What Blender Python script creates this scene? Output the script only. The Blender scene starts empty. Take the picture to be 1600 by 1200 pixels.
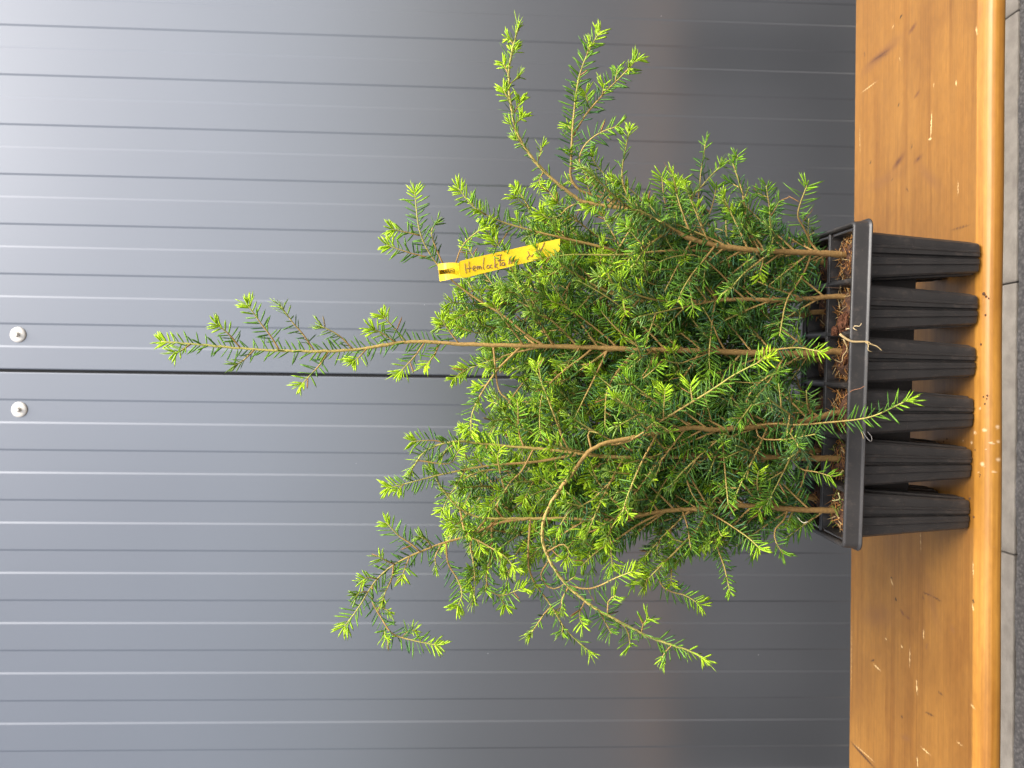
import bpy, bmesh, math, random
import numpy as np
from mathutils import Matrix, Vector, noise as mnoise

rng = np.random.default_rng(11)
random.seed(5)
scene = bpy.context.scene
COL = scene.collection

# ------------------------------------------------------------------ camera
CAM_Z = 0.97                      # height above the paving
BENCH_Z = 0.45                    # top of the bench board
FPX = 1180.0                      # focal length in photo pixels (1600 x 1200)
YAW, PITCH, ROLL = -0.00903, -0.04209, -0.01338

def rot(ax, a):
    return np.array(Matrix.Rotation(a, 3, ax))

CM = rot('Z', YAW) @ rot('X', PITCH) @ rot('Y', ROLL)
CR, CU, CB = CM @ np.array([0, 0, -1.]), CM @ np.array([1., 0, 0]), CM @ np.array([0, -1., 0])
CPOS = np.array([0, 0, CAM_Z])

cam_data = bpy.data.cameras.new('camera')
cam = bpy.data.objects.new('camera', cam_data)
COL.objects.link(cam)
mw = Matrix.Identity(4)
for i in range(3):
    mw[i][0], mw[i][1], mw[i][2], mw[i][3] = CR[i], CU[i], CB[i], CPOS[i]
cam.matrix_world = mw            # the phone was held on its side: the picture is rolled a quarter turn
cam_data.sensor_width = 36
cam_data.lens = 36 * FPX / 1600
cam_data.clip_start = 0.02
cam_data.clip_end = 500
cam_data.dof.use_dof = True
cam_data.dof.focus_distance = 0.77
cam_data.dof.aperture_fstop = 11
scene.camera = cam

# ------------------------------------------------------------------ sky, sun, exposure
SUN_EL, SUN_AZ = math.radians(61), math.radians(138)     # azimuth from +Y towards +X
world = bpy.data.worlds.new('World')
scene.world = world
world.use_nodes = True
wn, wl = world.node_tree.nodes, world.node_tree.links
wn.clear()
sky = wn.new('ShaderNodeTexSky')
sky.sky_type = 'NISHITA'
sky.sun_disc = False
sky.sun_elevation = SUN_EL
sky.sun_rotation = SUN_AZ
sky.air_density = 1.0
sky.dust_density = 5.0
sky.ozone_density = 1.0
hsv = wn.new('ShaderNodeHueSaturation')
hsv.inputs['Saturation'].default_value = 0.42
bg = wn.new('ShaderNodeBackground')
bg.inputs['Strength'].default_value = 0.125
wo = wn.new('ShaderNodeOutputWorld')
wl.new(sky.outputs[0], hsv.inputs['Color'])
wl.new(hsv.outputs[0], bg.inputs['Color'])
wl.new(bg.outputs[0], wo.inputs['Surface'])

sun_data = bpy.data.lights.new('sun', 'SUN')
sun_data.energy = 1.5
sun_data.angle = math.radians(32)
sun_data.color = (1.0, 0.955, 0.89)
sun = bpy.data.objects.new('sun', sun_data)
COL.objects.link(sun)
sd = Vector((math.cos(SUN_EL) * math.sin(SUN_AZ), math.cos(SUN_EL) * math.cos(SUN_AZ), math.sin(SUN_EL)))
sun.rotation_euler = sd.to_track_quat('Z', 'Y').to_euler()
sun.location = (1.5, -2.5, 4)

vs = scene.view_settings
vs.view_transform = 'Standard'
vs.look = 'None'
vs.gamma = 1.0
vs.use_curve_mapping = False
vs.exposure = 1.4

# ------------------------------------------------------------------ helpers
def ray(px, py):
    return (px - 800) * CR + (600 - py) * CU - FPX * CB

def at(px, py, D):
    """photo pixel -> world point on the upright plane y = D"""
    d = ray(px, py)
    return CPOS + d * (D / d[1])

def on_level(px, py, z):
    d = ray(px, py)
    return CPOS + d * ((z - CAM_Z) / d[2])

def link(name, me, mat=None, parent=None):
    o = bpy.data.objects.new(name, me)
    COL.objects.link(o)
    if mat is not None and me is not None:
        if not me.materials:
            me.materials.append(mat)
    if parent is not None:
        o.parent = parent
        o.matrix_parent_inverse = Matrix.Translation(-parent.location) if parent.type == 'EMPTY' and not any(parent.rotation_euler) else parent.matrix_world.inverted()
    return o

def tag(o, label=None, cat=None, group=None, kind=None):
    if label: o['label'] = label
    if cat: o['category'] = cat
    if group: o['group'] = group
    if kind: o['kind'] = kind
    return o

def empty(name, loc):
    o = bpy.data.objects.new(name, None)
    o.empty_display_size = 0.02
    o.location = loc
    COL.objects.link(o)
    o.matrix_world = Matrix.Translation(loc)
    return o

def mesh_np(name, verts, faces, facecol=None, smooth=False, vertcol=None):
    me = bpy.data.meshes.new(name)
    me.from_pydata([tuple(v) for v in verts], [], [tuple(f) for f in faces])
    if facecol is not None:
        a = me.attributes.new('col', 'FLOAT_COLOR', 'FACE')
        a.data.foreach_set('color', np.asarray(facecol, dtype=np.float32).ravel())
    if vertcol is not None:
        a = me.attributes.new('col', 'FLOAT_COLOR', 'POINT')
        a.data.foreach_set('color', np.asarray(vertcol, dtype=np.float32).ravel())
    if smooth:
        me.polygons.foreach_set('use_smooth', np.ones(len(me.polygons), dtype=bool))
    me.update()
    return me

def bm_mesh(name, bm, smooth=False):
    me = bpy.data.meshes.new(name)
    bmesh.ops.recalc_face_normals(bm, faces=bm.faces)
    bm.to_mesh(me)
    bm.free()
    if smooth:
        for p in me.polygons: p.use_smooth = True
    return me

def add_box(bm, lo, hi, bev=0.0, seg=2):
    r = bmesh.ops.create_cube(bm, size=1.0)
    vs_ = r['verts']
    for v in vs_:
        v.co = Vector([lo[i] + (v.co[i] + .5) * (hi[i] - lo[i]) for i in range(3)])
    if bev > 0:
        es = list({e for v in vs_ for e in v.link_edges})
        bmesh.ops.bevel(bm, geom=es, offset=bev, segments=seg, profile=.5, affect='EDGES')

def smoothpath(pts, step):
    """Catmull-Rom through pts, resampled about every `step` metres"""
    P = np.asarray(pts, float)
    if len(P) == 2:
        P = np.array([P[0], (P[0] + P[1]) / 2, P[1]])
    Q = np.vstack([2 * P[0] - P[1], P, 2 * P[-1] - P[-2]])
    out = []
    for i in range(1, len(Q) - 2):
        p0, p1, p2, p3 = Q[i - 1:i + 3]
        n = max(2, int(np.linalg.norm(p2 - p1) / step * 2))
        t = np.linspace(0, 1, n, endpoint=False)[:, None]
        out.append(.5 * ((2 * p1) + (-p0 + p2) * t + (2 * p0 - 5 * p1 + 4 * p2 - p3) * t ** 2 + (-p0 + 3 * p1 - 3 * p2 + p3) * t ** 3))
    out = np.vstack(out + [P[-1:]])
    s = np.r_[0, np.cumsum(np.linalg.norm(np.diff(out, axis=0), axis=1))]
    m = max(3, int(s[-1] / step) + 1)
    q = np.linspace(0, s[-1], m)
    return np.stack([np.interp(q, s, out[:, k]) for k in range(3)], 1)

def norm(v):
    return v / np.maximum(np.linalg.norm(v, axis=-1, keepdims=True), 1e-9)

def tube(path, rad, k=6, col=None):
    """closed tapered tube -> verts, quads/tris, vertex colours"""
    n = len(path)
    T = norm(np.gradient(path, axis=0))
    ref = np.array([.31, -.82, .47])
    if abs(T[0] @ ref) > .93: ref = np.array([.9, .1, -.3])
    N = np.zeros_like(path)
    c = ref - (ref @ T[0]) * T[0]
    for i in range(n):
        c = c - (c @ T[i]) * T[i]
        c = c / max(np.linalg.norm(c), 1e-9)
        N[i] = c
    B = np.cross(T, N)
    a = np.arange(k) * 2 * math.pi / k
    rad = np.broadcast_to(np.asarray(rad, float), (n,))
    V = path[:, None, :] + rad[:, None, None] * (np.cos(a)[None, :, None] * N[:, None, :] + np.sin(a)[None, :, None] * B[:, None, :])
    V = V.reshape(-1, 3)
    F = []
    for i in range(n - 1):
        for j in range(k):
            F.append((i * k + j, i * k + (j + 1) % k, (i + 1) * k + (j + 1) % k, (i + 1) * k + j))
    F.append(tuple(range(k - 1, -1, -1)))
    F.append(tuple((n - 1) * k + j for j in range(k)))
    C = None
    if col is not None:
        C = np.repeat(np.broadcast_to(np.asarray(col, float), (n, 4)), k, axis=0)
    return V, F, C

class Wood:
    """collects tubes into one mesh"""
    def __init__(s): s.V, s.F, s.C, s.n = [], [], [], 0
    def add(s, path, rad, k=6, col=None):
        V, F, C = tube(path, rad, k, col)
        s.V.append(V); s.F += [tuple(i + s.n for i in f) for f in F]; s.n += len(V)
        if C is not None: s.C.append(C)
    def mesh(s, name):
        return mesh_np(name, np.vstack(s.V), s.F, smooth=True, vertcol=np.vstack(s.C) if s.C else None)

# ------------------------------------------------------------------ materials
def material(name):
    m = bpy.data.materials.new(name)
    m.use_nodes = True
    nt = m.node_tree
    b = nt.nodes['Principled BSDF']
    return m, nt, b

def nd(nt, typ, **kw):
    n = nt.nodes.new(typ)
    for k, v in kw.items(): setattr(n, k, v)
    return n

def ramp(nt, stops, interp='LINEAR'):
    r = nt.nodes.new('ShaderNodeValToRGB')
    r.color_ramp.interpolation = interp
    e = r.color_ramp.elements
    while len(e) < len(stops): e.new(.5)
    for el, (p, c) in zip(e, stops):
        el.position = p
        el.color = c if len(c) == 4 else (*c, 1)
    return r

def noise_tex(nt, scale, detail=4, rough=.55, mapscale=None, dist=0.0):
    tc = nd(nt, 'ShaderNodeTexCoord')
    n = nd(nt, 'ShaderNodeTexNoise')
    n.inputs['Scale'].default_value = scale
    n.inputs['Detail'].default_value = detail
    n.inputs['Roughness'].default_value = rough
    n.inputs['Distortion'].default_value = dist
    if mapscale:
        mp = nd(nt, 'ShaderNodeMapping')
        mp.inputs['Scale'].default_value = mapscale
        nt.links.new(tc.outputs['Object'], mp.inputs['Vector'])
        nt.links.new(mp.outputs[0], n.inputs['Vector'])
    else:
        nt.links.new(tc.outputs['Object'], n.inputs['Vector'])
    return n

def add_bump(nt, b, height_socket, strength, dist, prev=None):
    bp = nd(nt, 'ShaderNodeBump')
    bp.inputs['Strength'].default_value = strength
    bp.inputs['Distance'].default_value = dist
    nt.links.new(height_socket, bp.inputs['Height'])
    if prev is not None: nt.links.new(prev.outputs[0], bp.inputs['Normal'])
    nt.links.new(bp.outputs[0], b.inputs['Normal'])
    return bp

def mat_wall():
    m, nt, b = material('coated_steel')
    n1 = noise_tex(nt, 3.0, 1)
    r1 = ramp(nt, [(.0, (.228, .237, .255)), (1, (.250, .260, .279))])
    nt.links.new(n1.outputs['Fac'], r1.inputs[0])
    # a few pale specks of dust on the coating
    tc = nd(nt, 'ShaderNodeTexCoord')
    vo = nd(nt, 'ShaderNodeTexVoronoi'); vo.inputs['Scale'].default_value = 15
    nt.links.new(tc.outputs['Object'], vo.inputs['Vector'])
    lt = nd(nt, 'ShaderNodeMath', operation='LESS_THAN'); lt.inputs[1].default_value = .016
    nt.links.new(vo.outputs['Distance'], lt.inputs[0])
    sx = nd(nt, 'ShaderNodeSeparateColor'); nt.links.new(vo.outputs['Color'], sx.inputs[0])
    gt = nd(nt, 'ShaderNodeMath', operation='GREATER_THAN'); gt.inputs[1].default_value = .6
    nt.links.new(sx.outputs[0], gt.inputs[0])
    r2 = nd(nt, 'ShaderNodeMath', operation='MULTIPLY')
    nt.links.new(lt.outputs[0], r2.inputs[0]); nt.links.new(gt.outputs[0], r2.inputs[1])
    mx = nd(nt, 'ShaderNodeMix', data_type='RGBA')
    nt.links.new(r2.outputs[0], mx.inputs['Factor'])
    nt.links.new(r1.outputs[0], mx.inputs['A'])
    mx.inputs['B'].default_value = (.62, .64, .66, 1)
    nt.links.new(mx.outputs['Result'], b.inputs['Base Color'])
    b.inputs['Roughness'].default_value = .28
    b.inputs['Specular IOR Level'].default_value = .8
    b.inputs['Metallic'].default_value = .86
    return m

def mat_simple(name, col, rough=.5, spec=.5, metal=0.0, var=.12, scale=60, bump=0.0, bscale=200, bdist=.001):
    m, nt, b = material(name)
    n = noise_tex(nt, scale, 4)
    lo = tuple(c * (1 - var) for c in col); hi = tuple(min(1, c * (1 + var)) for c in col)
    r = ramp(nt, [(.3, lo), (.7, hi)])
    nt.links.new(n.outputs['Fac'], r.inputs[0])
    nt.links.new(r.outputs[0], b.inputs['Base Color'])
    b.inputs['Roughness'].default_value = rough
    b.inputs['Specular IOR Level'].default_value = spec
    b.inputs['Metallic'].default_value = metal
    if bump:
        n2 = noise_tex(nt, bscale, 4)
        add_bump(nt, b, n2.outputs['Fac'], bump, bdist)
    return m

def mat_attr(name, rough, spec, transl=0.0, var=.0, bump=0.0, bscale=300, sheen=0):
    m, nt, b = material(name)
    at_ = nd(nt, 'ShaderNodeAttribute', attribute_name='col')
    nt.links.new(at_.outputs['Color'], b.inputs['Base Color'])
    if var:
        n = noise_tex(nt, bscale, 3)
        r = ramp(nt, [(.25, (1 - var,) * 3), (.75, (1 + var,) * 3)])
        nt.links.new(n.outputs['Fac'], r.inputs[0])
        mx = nd(nt, 'ShaderNodeMix', data_type='RGBA', blend_type='MULTIPLY')
        mx.inputs['Factor'].default_value = 1
        nt.links.new(at_.outputs['Color'], mx.inputs['A'])
        nt.links.new(r.outputs[0], mx.inputs['B'])
        nt.links.new(mx.outputs['Result'], b.inputs['Base Color'])
    b.inputs['Roughness'].default_value = rough
    b.inputs['Specular IOR Level'].default_value = spec
    if bump:
        n = noise_tex(nt, bscale, 3)
        add_bump(nt, b, n.outputs['Fac'], bump, .0006)
    if transl:
        t = nd(nt, 'ShaderNodeBsdfTranslucent')
        nt.links.new(at_.outputs['Color'], t.inputs['Color'])
        mx = nd(nt, 'ShaderNodeMixShader')
        mx.inputs[0].default_value = transl
        out = nt.nodes['Material Output']
        nt.links.new(b.outputs[0], mx.inputs[1])
        nt.links.new(t.outputs[0], mx.inputs[2])
        nt.links.new(mx.outputs[0], out.inputs['Surface'])
    return m

# the board of the bench: lengthwise grain, knots, dents, scratches, splashes
BOARD_FLAT, BOARD_Y1 = 0.7735, 1.034
BOARD_PROF = [(BOARD_Y1, 0.0), (BOARD_FLAT, 0.0), (.7695, -.0011), (.7655, -.0024), (.7620, -.0040), (.7592, -.0060), (.7576, -.0088),
              (.7571, -.0120), (.7570, -.0150), (.7575, -.0176), (.7590, -.0197), (.7630, -.0220), (.7690, -.0240), (BOARD_Y1, -.0240)]

def on_board(px, py):
    """where a pixel's ray first meets the board's top or rounded nose"""
    p = on_level(px, py, BENCH_Z)
    if p[1] >= BOARD_FLAT: return p
    ys = np.array([q[0] for q in BOARD_PROF[1:9]])[::-1]
    zs = np.array([q[1] for q in BOARD_PROF[1:9]])[::-1]
    d = ray(px, py); d = d / d[1]
    for Y in np.linspace(.757, .80, 400):
        w = CPOS + d * Y
        if w[2] <= BENCH_Z + np.interp(Y, ys, zs, right=0.0): return w
    return CPOS + d * .757

def mat_board():
    m, nt, b = material('varnished_pine')
    L = nt.links
    tc = nd(nt, 'ShaderNodeTexCoord')
    def mapped(sc, loc=(0, 0, 0)):
        mp = nd(nt, 'ShaderNodeMapping')
        mp.inputs['Scale'].default_value = sc
        mp.inputs['Location'].default_value = loc
        L.new(tc.outputs['Object'], mp.inputs['Vector'])
        return mp
    def nz(sc, scale, detail, dist=0., rough=.55):
        n = nd(nt, 'ShaderNodeTexNoise')
        n.inputs['Scale'].default_value = scale
        n.inputs['Detail'].default_value = detail
        n.inputs['Distortion'].default_value = dist
        n.inputs['Roughness'].default_value = rough
        L.new(mapped(sc).outputs[0], n.inputs['Vector'])
        return n
    broad = nz((1.3, 9, 9), 1.6, 3, .6)
    rings = nz((.9, 34, 34), 2.2, 3, .8)
    fine = nz((6, 420, 420), 1.0, 3, .2)
    blotch = nz((5, 7, 7), 1.5, 4, .3)
    r0 = ramp(nt, [(.25, (.33, .150, .023)), (.52, (.38, .180, .029)), (.78, (.42, .206, .036))])
    L.new(broad.outputs['Fac'], r0.inputs[0])
    r1 = ramp(nt, [(.32, (.84, .78, .70)), (.47, (1, 1, 1)), (.70, (1.05, 1.03, 1.0))])
    L.new(rings.outputs['Fac'], r1.inputs[0])
    r2 = ramp(nt, [(.3, (.88, .85, .81)), (.7, (1.06, 1.05, 1.03))])
    L.new(fine.outputs['Fac'], r2.inputs[0])
    r3 = ramp(nt, [(.28, (.80, .76, .72)), (.52, (1, 1, 1)), (.75, (1.06, 1.05, 1.03))])
    L.new(blotch.outputs['Fac'], r3.inputs[0])
    cur = r0.outputs[0]
    for r in (r1, r2, r3):
        mx = nd(nt, 'ShaderNodeMix', data_type='RGBA', blend_type='MULTIPLY')
        mx.inputs['Factor'].default_value = 1
        L.new(cur, mx.inputs['A']); L.new(r.outputs[0], mx.inputs['B'])
        cur = mx.outputs['Result']
    mott = nz((70, 190, 190), 1.0, 3, .2, .6)
    r4 = ramp(nt, [(.3, (.90, .88, .86)), (.7, (1.07, 1.06, 1.04))])
    L.new(mott.outputs['Fac'], r4.inputs[0])
    mx = nd(nt, 'ShaderNodeMix', data_type='RGBA', blend_type='MULTIPLY')
    mx.inputs['Factor'].default_value = 1
    L.new(cur, mx.inputs['A']); L.new(r4.outputs[0], mx.inputs['B'])
    # the flat of the seat is tinted darker and greyer than the rounded nose
    sp_ = nd(nt, 'ShaderNodeSeparateXYZ'); L.new(tc.outputs['Object'], sp_.inputs[0])
    mr = nd(nt, 'ShaderNodeMapRange', interpolation_type='SMOOTHSTEP')
    mr.inputs['From Min'].default_value = BOARD_FLAT - .0015; mr.inputs['From Max'].default_value = BOARD_FLAT + .002
    L.new(sp_.outputs['Y'], mr.inputs['Value'])
    flat_tint = nd(nt, 'ShaderNodeMix', data_type='RGBA', blend_type='MULTIPLY')
    L.new(mr.outputs[0], flat_tint.inputs['Factor']); L.new(mx.outputs['Result'], flat_tint.inputs['A'])
    flat_tint.inputs['B'].default_value = (.64, .62, .68, 1)
    cur = flat_tint.outputs['Result']
    DK, BL, PALE, RED = (.07, .028, .011), (.012, .008, .006), (.70, .48, .22), (.125, .046, .014)
    DIM = (.17, .072, .022)
    marks = [  # end, end (photo pixels), half width mm, colour, strength, soft
        ((1338, 122), (1418, 48), 11, DIM, .55, .0), ((1352, 104), (1402, 68), 5, RED, .55, .1),
        ((1357, 100), (1394, 74), .8, DK, .85, .3), ((1362, 92), (1391, 84), .7, DK, .5, .3),
        ((1420, 52), (1432, 36), 4, RED, .8, .1), ((1406, 29), (1410, 22), 1.1, BL, .9, .4),
        ((1428, 154), (1438, 140), 2.4, RED, .75, .1), ((1403, 166), (1405, 162), .9, BL, .9, .4),
        ((1392, 268), (1415, 238), 6, RED, .75, .05), ((1399, 258), (1408, 247), 2.4, DK, .55, .1),
        ((1428, 254), (1442, 242), 4, RED, .65, .05), ((1432, 251), (1437, 246), 1.2, DK, .7, .2),
        ((1424, 232), (1425, 226), .9, BL, .95, .4), ((1393, 282), (1395, 279), .8, BL, .8, .4),
        ((1359, 256), (1361, 252), .9, BL, .8, .4), ((1415, 292), (1420, 300), .7, DK, .8, .3),
        ((1345, 300), (1420, 262), 10, DIM, .35, .0), ((1430, 255), (1475, 300), 9, DIM, .4, .0),
        ((1482, 361), (1520, 350), .6, DK, .7, .3), ((1350, 80), (1352, 90), .7, DK, .7, .3),
        ((1454, 219), (1456, 172), .8, PALE, 1, .45), ((1450, 218), (1456, 216), .9, PALE, .8, .4),
        ((1494, 135), (1494, 126), .8, PALE, .9, .4), ((1343, 147), (1374, 124), .6, PALE, .5, .3),
        ((1394, 44), (1397, 38), .6, PALE, .7, .4), ((1343, 190), (1344, 245), .5, PALE, .4, .3),
        ((1497, 280), (1497, 308), .5, PALE, .6, .3), ((1459, 130), (1459, 138), .5, PALE, .6, .3),
        ((1525, 42), (1527, 55), 1.2, PALE, .6, .2), ((1405, 90), (1407, 95), .6, PALE, .6, .3),
        ((1406, 952), (1413, 962), 2.6, RED, .9, .1), ((1415, 962), (1422, 968), 1.8, RED, .8, .1),
        ((1399, 934), (1401, 939), 1.0, BL, .95, .4), ((1392, 902), (1394, 904), .9, BL, .9, .4),
        ((1441, 925), (1458, 932), .7, DK, .9, .4), ((1456, 931), (1471, 940), .8, DK, .9, .4),
        ((1441, 927), (1444, 940), .5, DK, .5, .4), ((1360, 1033), (1367, 1031), 1.2, DK, .85, .3),
        ((1364, 1037), (1377, 1049), .8, PALE, .9, .4), ((1465, 1080), (1474, 1087), .7, DK, .8, .3),
        ((1443, 1111), (1461, 1120), .7, DK, .8, .3), ((1408, 1119), (1410, 1121), 1.1, DK, .8, .3),
        ((1432, 1061), (1433, 1086), .8, PALE, .95, .4), ((1422, 1008), (1421, 1046), .5, PALE, .65, .3),
        ((1443, 984), (1443, 998), .9, PALE, .7, .3), ((1408, 1008), (1410, 1012), .9, PALE, .95, .4),
        ((1383, 997), (1385, 999), .7, PALE, .8, .3), ((1438, 1166), (1455, 1181), .6, PALE, .85, .3),
        ((1433, 1182), (1434, 1199), .8, PALE, .7, .3), ((1391, 903), (1396, 916), .7, PALE, .6, .2),
        ((1438, 818), (1439, 870), .5, PALE, .45, .2), ((1494, 1158), (1506, 1167), .5, PALE, .5, .3),
        ((1325, 1154), (1372, 1206), 1.7, DK, .95, .45), ((1332, 1160), (1372, 1196), .5, PALE, .6, .3),
        ((1345, 962), (1400, 960), 20, DIM, .42, .0), ((1445, 890), (1470, 1000), 9, DIM, .35, .0),
        ((1405, 1150), (1425, 1156), 4, DIM, .6, .0), ((1486, 978), (1490, 988), 4, DIM, .5, .0),
        ((1450, 1005), (1446, 1015), 1.4, DIM, .8, .1), ((1520, 938), (1521, 941), 1.0, BL, .8, .4),
        ((1519, 943), (1521, 955), 1.0, PALE, .7, .3), ((1520, 875), (1521, 905), .6, PALE, .6, .3),
        ((1517, 1100), (1523, 1108), 1.2, PALE, .5, .2), ((1331, 950), (1330, 1100), .7, PALE, .3, .2),
    ]
    splash = [(1559, 667, 5, 4.5), (1538, 672, 5, 4), (1523, 676, 4, 4), (1560, 690, 4.5, 2.5), (1548, 692, 4.5, 3), (1553, 693, 3, 1.5),
              (1560, 718, 6, 5.5), (1535, 725, 4.5, 4.5), (1539, 729, 2, 2), (1553, 737, 5, 3.2), (1558, 738, 3, 1.2), (1529, 738, 2.5, 1.8),
              (1505, 689, 2, 2.5), (1541, 702, 3, 1.2), (1531, 638, 2, 2.5), (1518, 692, 3.5, 4), (1552, 855, 4, 1.2)]
    global BOARD_MARKS
    BOARD_MARKS = []
    for a, c, hw, colr, stg, soft in marks:
        A, Bq = on_level(*a, BENCH_Z), on_level(*c, BENCH_Z)
        d = Bq - A
        hw_ = hw * 1e-3 + .0004
        BOARD_MARKS.append(((A + Bq) / 2, math.atan2(d[1], d[0]), (np.linalg.norm(d) / 2 + hw_, hw_ * 1.15, .004), colr, min(1, stg * 1.25), soft))
    for x, y, a, c in splash:
        w = on_board(x, y)
        k = w[1] / FPX
        BOARD_MARKS.append((w, 0., (c * k, a * k, a * k), (.80, .60, .38), .55, .2))
    at_ = nd(nt, 'ShaderNodeAttribute', attribute_name='col')
    mx = nd(nt, 'ShaderNodeMix', data_type='RGBA')
    L.new(at_.outputs['Alpha'], mx.inputs['Factor']); L.new(cur, mx.inputs['A']); L.new(at_.outputs['Color'], mx.inputs['B'])
    cur = mx.outputs['Result']
    L.new(cur, b.inputs['Base Color'])
    rr = ramp(nt, [(.3, (.34, .34, .34)), (.7, (.50, .50, .50))])
    L.new(blotch.outputs['Fac'], rr.inputs[0])
    L.new(rr.outputs[0], b.inputs['Roughness'])
    b.inputs['Specular IOR Level'].default_value = .4
    add_bump(nt, b, fine.outputs['Fac'], .12, .0006)
    return m

def mat_plastic():
    m, nt, b = material('black_plastic')
    n = noise_tex(nt, 30, 5)
    r = ramp(nt, [(.3, (.021, .019, .018)), (.7, (.033, .029, .027))])
    nt.links.new(n.outputs['Fac'], r.inputs[0])
    # dried dust and scuffs
    n2 = noise_tex(nt, 85, 8, .78, mapscale=(1, 1, .7))
    r2 = ramp(nt, [(.54, (0, 0, 0)), (.82, (.55, .55, .55))])
    nt.links.new(n2.outputs['Fac'], r2.inputs[0])
    n3 = noise_tex(nt, 700, 2)
    r3 = ramp(nt, [(.68, (0, 0, 0)), (.76, (.8, .8, .8))])
    nt.links.new(n3.outputs['Fac'], r3.inputs[0])
    mxf = nd(nt, 'ShaderNodeMath', operation='MAXIMUM')
    nt.links.new(r2.outputs[0], mxf.inputs[0]); nt.links.new(r3.outputs[0], mxf.inputs[1])
    mx = nd(nt, 'ShaderNodeMix', data_type='RGBA')
    nt.links.new(mxf.outputs[0], mx.inputs['Factor'])
    nt.links.new(r.outputs[0], mx.inputs['A'])
    mx.inputs['B'].default_value = (.165, .125, .098, 1)
    nt.links.new(mx.outputs['Result'], b.inputs['Base Color'])
    b.inputs['Roughness'].default_value = .40
    b.inputs['Specular IOR Level'].default_value = .55
    n4 = noise_tex(nt, 160, 4)
    add_bump(nt, b, n4.outputs['Fac'], .12, .0008)
    return m

def mat_slab():
    m, nt, b = material('concrete')
    n = noise_tex(nt, 26, 6, .65)
    r = ramp(nt, [(.3, (.130, .112, .092)), (.55, (.185, .163, .136)), (.8, (.235, .21, .178))])
    nt.links.new(n.outputs['Fac'], r.inputs[0])
    nt.links.new(r.outputs[0], b.inputs['Base Color'])
    b.inputs['Roughness'].default_value = .85
    n2 = noise_tex(nt, 240, 4)
    add_bump(nt, b, n2.outputs['Fac'], .4, .002)
    return m

def mat_asphalt():
    m, nt, b = material('asphalt')
    tc = nd(nt, 'ShaderNodeTexCoord')
    v = nd(nt, 'ShaderNodeTexVoronoi'); v.inputs['Scale'].default_value = 170
    nt.links.new(tc.outputs['Object'], v.inputs['Vector'])
    r = ramp(nt, [(.0, (.11, .10, .095)), (.5, (.06, .055, .052)), (1, (.03, .028, .027))])
    nt.links.new(v.outputs['Distance'], r.inputs[0])
    nt.links.new(r.outputs[0], b.inputs['Base Color'])
    b.inputs['Roughness'].default_value = .8
    add_bump(nt, b, v.outputs['Distance'], .6, .003)
    return m

def mat_soil():
    m, nt, b = material('peat')
    n = noise_tex(nt, 190, 6, .7)
    r = ramp(nt, [(.3, (.022, .011, .007)), (.5, (.075, .034, .018)), (.68, (.17, .078, .036)), (.8, (.26, .13, .055))])
    nt.links.new(n.outputs['Fac'], r.inputs[0])
    nt.links.new(r.outputs[0], b.inputs['Base Color'])
    b.inputs['Roughness'].default_value = .95
    n2 = noise_tex(nt, 420, 4)
    add_bump(nt, b, n2.outputs['Fac'], .8, .002)
    return m

M_WALL, M_BOARD, M_PLASTIC, M_SLAB, M_ASPH, M_SOIL = mat_wall(), mat_board(), mat_plastic(), mat_slab(), mat_asphalt(), mat_soil()
M_NEEDLE = mat_attr('needle', .40, .36, transl=.28)
M_BARK = mat_attr('bark', .75, .25, var=.28, bump=.5, bscale=420)
M_FIBRE = mat_attr('fibre', .8, .2)
M_TAG = mat_simple('yellow_plastic', (.86, .575, .014), .42, .4, var=.05, scale=40)
M_INK = mat_simple('felt_pen', (.25, .13, .105), .6, .3, var=.3, scale=500)
M_PRINT = mat_simple('black_print', (.02, .018, .015), .5, .4)
M_WASHER = mat_simple('pale_zinc', (.76, .72, .66), .45, .5, var=.06, scale=90)
M_SCREW = mat_simple('screw_steel', (.70, .66, .60), .35, .5, metal=.25, var=.08, scale=200)
M_RUBBER = mat_simple('black_seal', (.015, .015, .016), .7, .3)
M_LEG = mat_simple('dark_steel', (.05, .05, .052), .5, .5)

# ------------------------------------------------------------------ ground
GX = 30.0
me = mesh_np('ground', [(-GX, -45, -.06), (GX, -45, -.06), (GX, 6, -.06), (-GX, 6, -.06)], [(0, 1, 2, 3)])
tag(link('ground', me, mat_simple('subsoil', (.10, .085, .07), .9, .2)), kind='structure')

# paving strip along the foot of the wall: slabs half a metre long
SLAB_Y0, SLAB_Y1, WALL_Y = 1.322, 1.546, 1.55
bm = bmesh.new()
add_box(bm, (-3.2, SLAB_Y0 + .004, -.055), (3.2, SLAB_Y1, -.006))
paving = tag(link('pavement', bm_mesh('pavement', bm), mat_simple('joint_sand', (.07, .06, .05), .95, .2, bump=.5)), kind='structure')
bm = bmesh.new()
add_box(bm, (-.2455, SLAB_Y0, -.05), (.2455, SLAB_Y1 - .004, .006), .003, 2)
slab_me = bm_mesh('slab', bm)
JOINT = .2085
for k in range(-6, 7):
    o = link('slab', slab_me, M_SLAB, paving)
    o.location = (JOINT - .2465 + k * .493, rng.normal(0, .0012), rng.normal(0, .0006))

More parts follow.
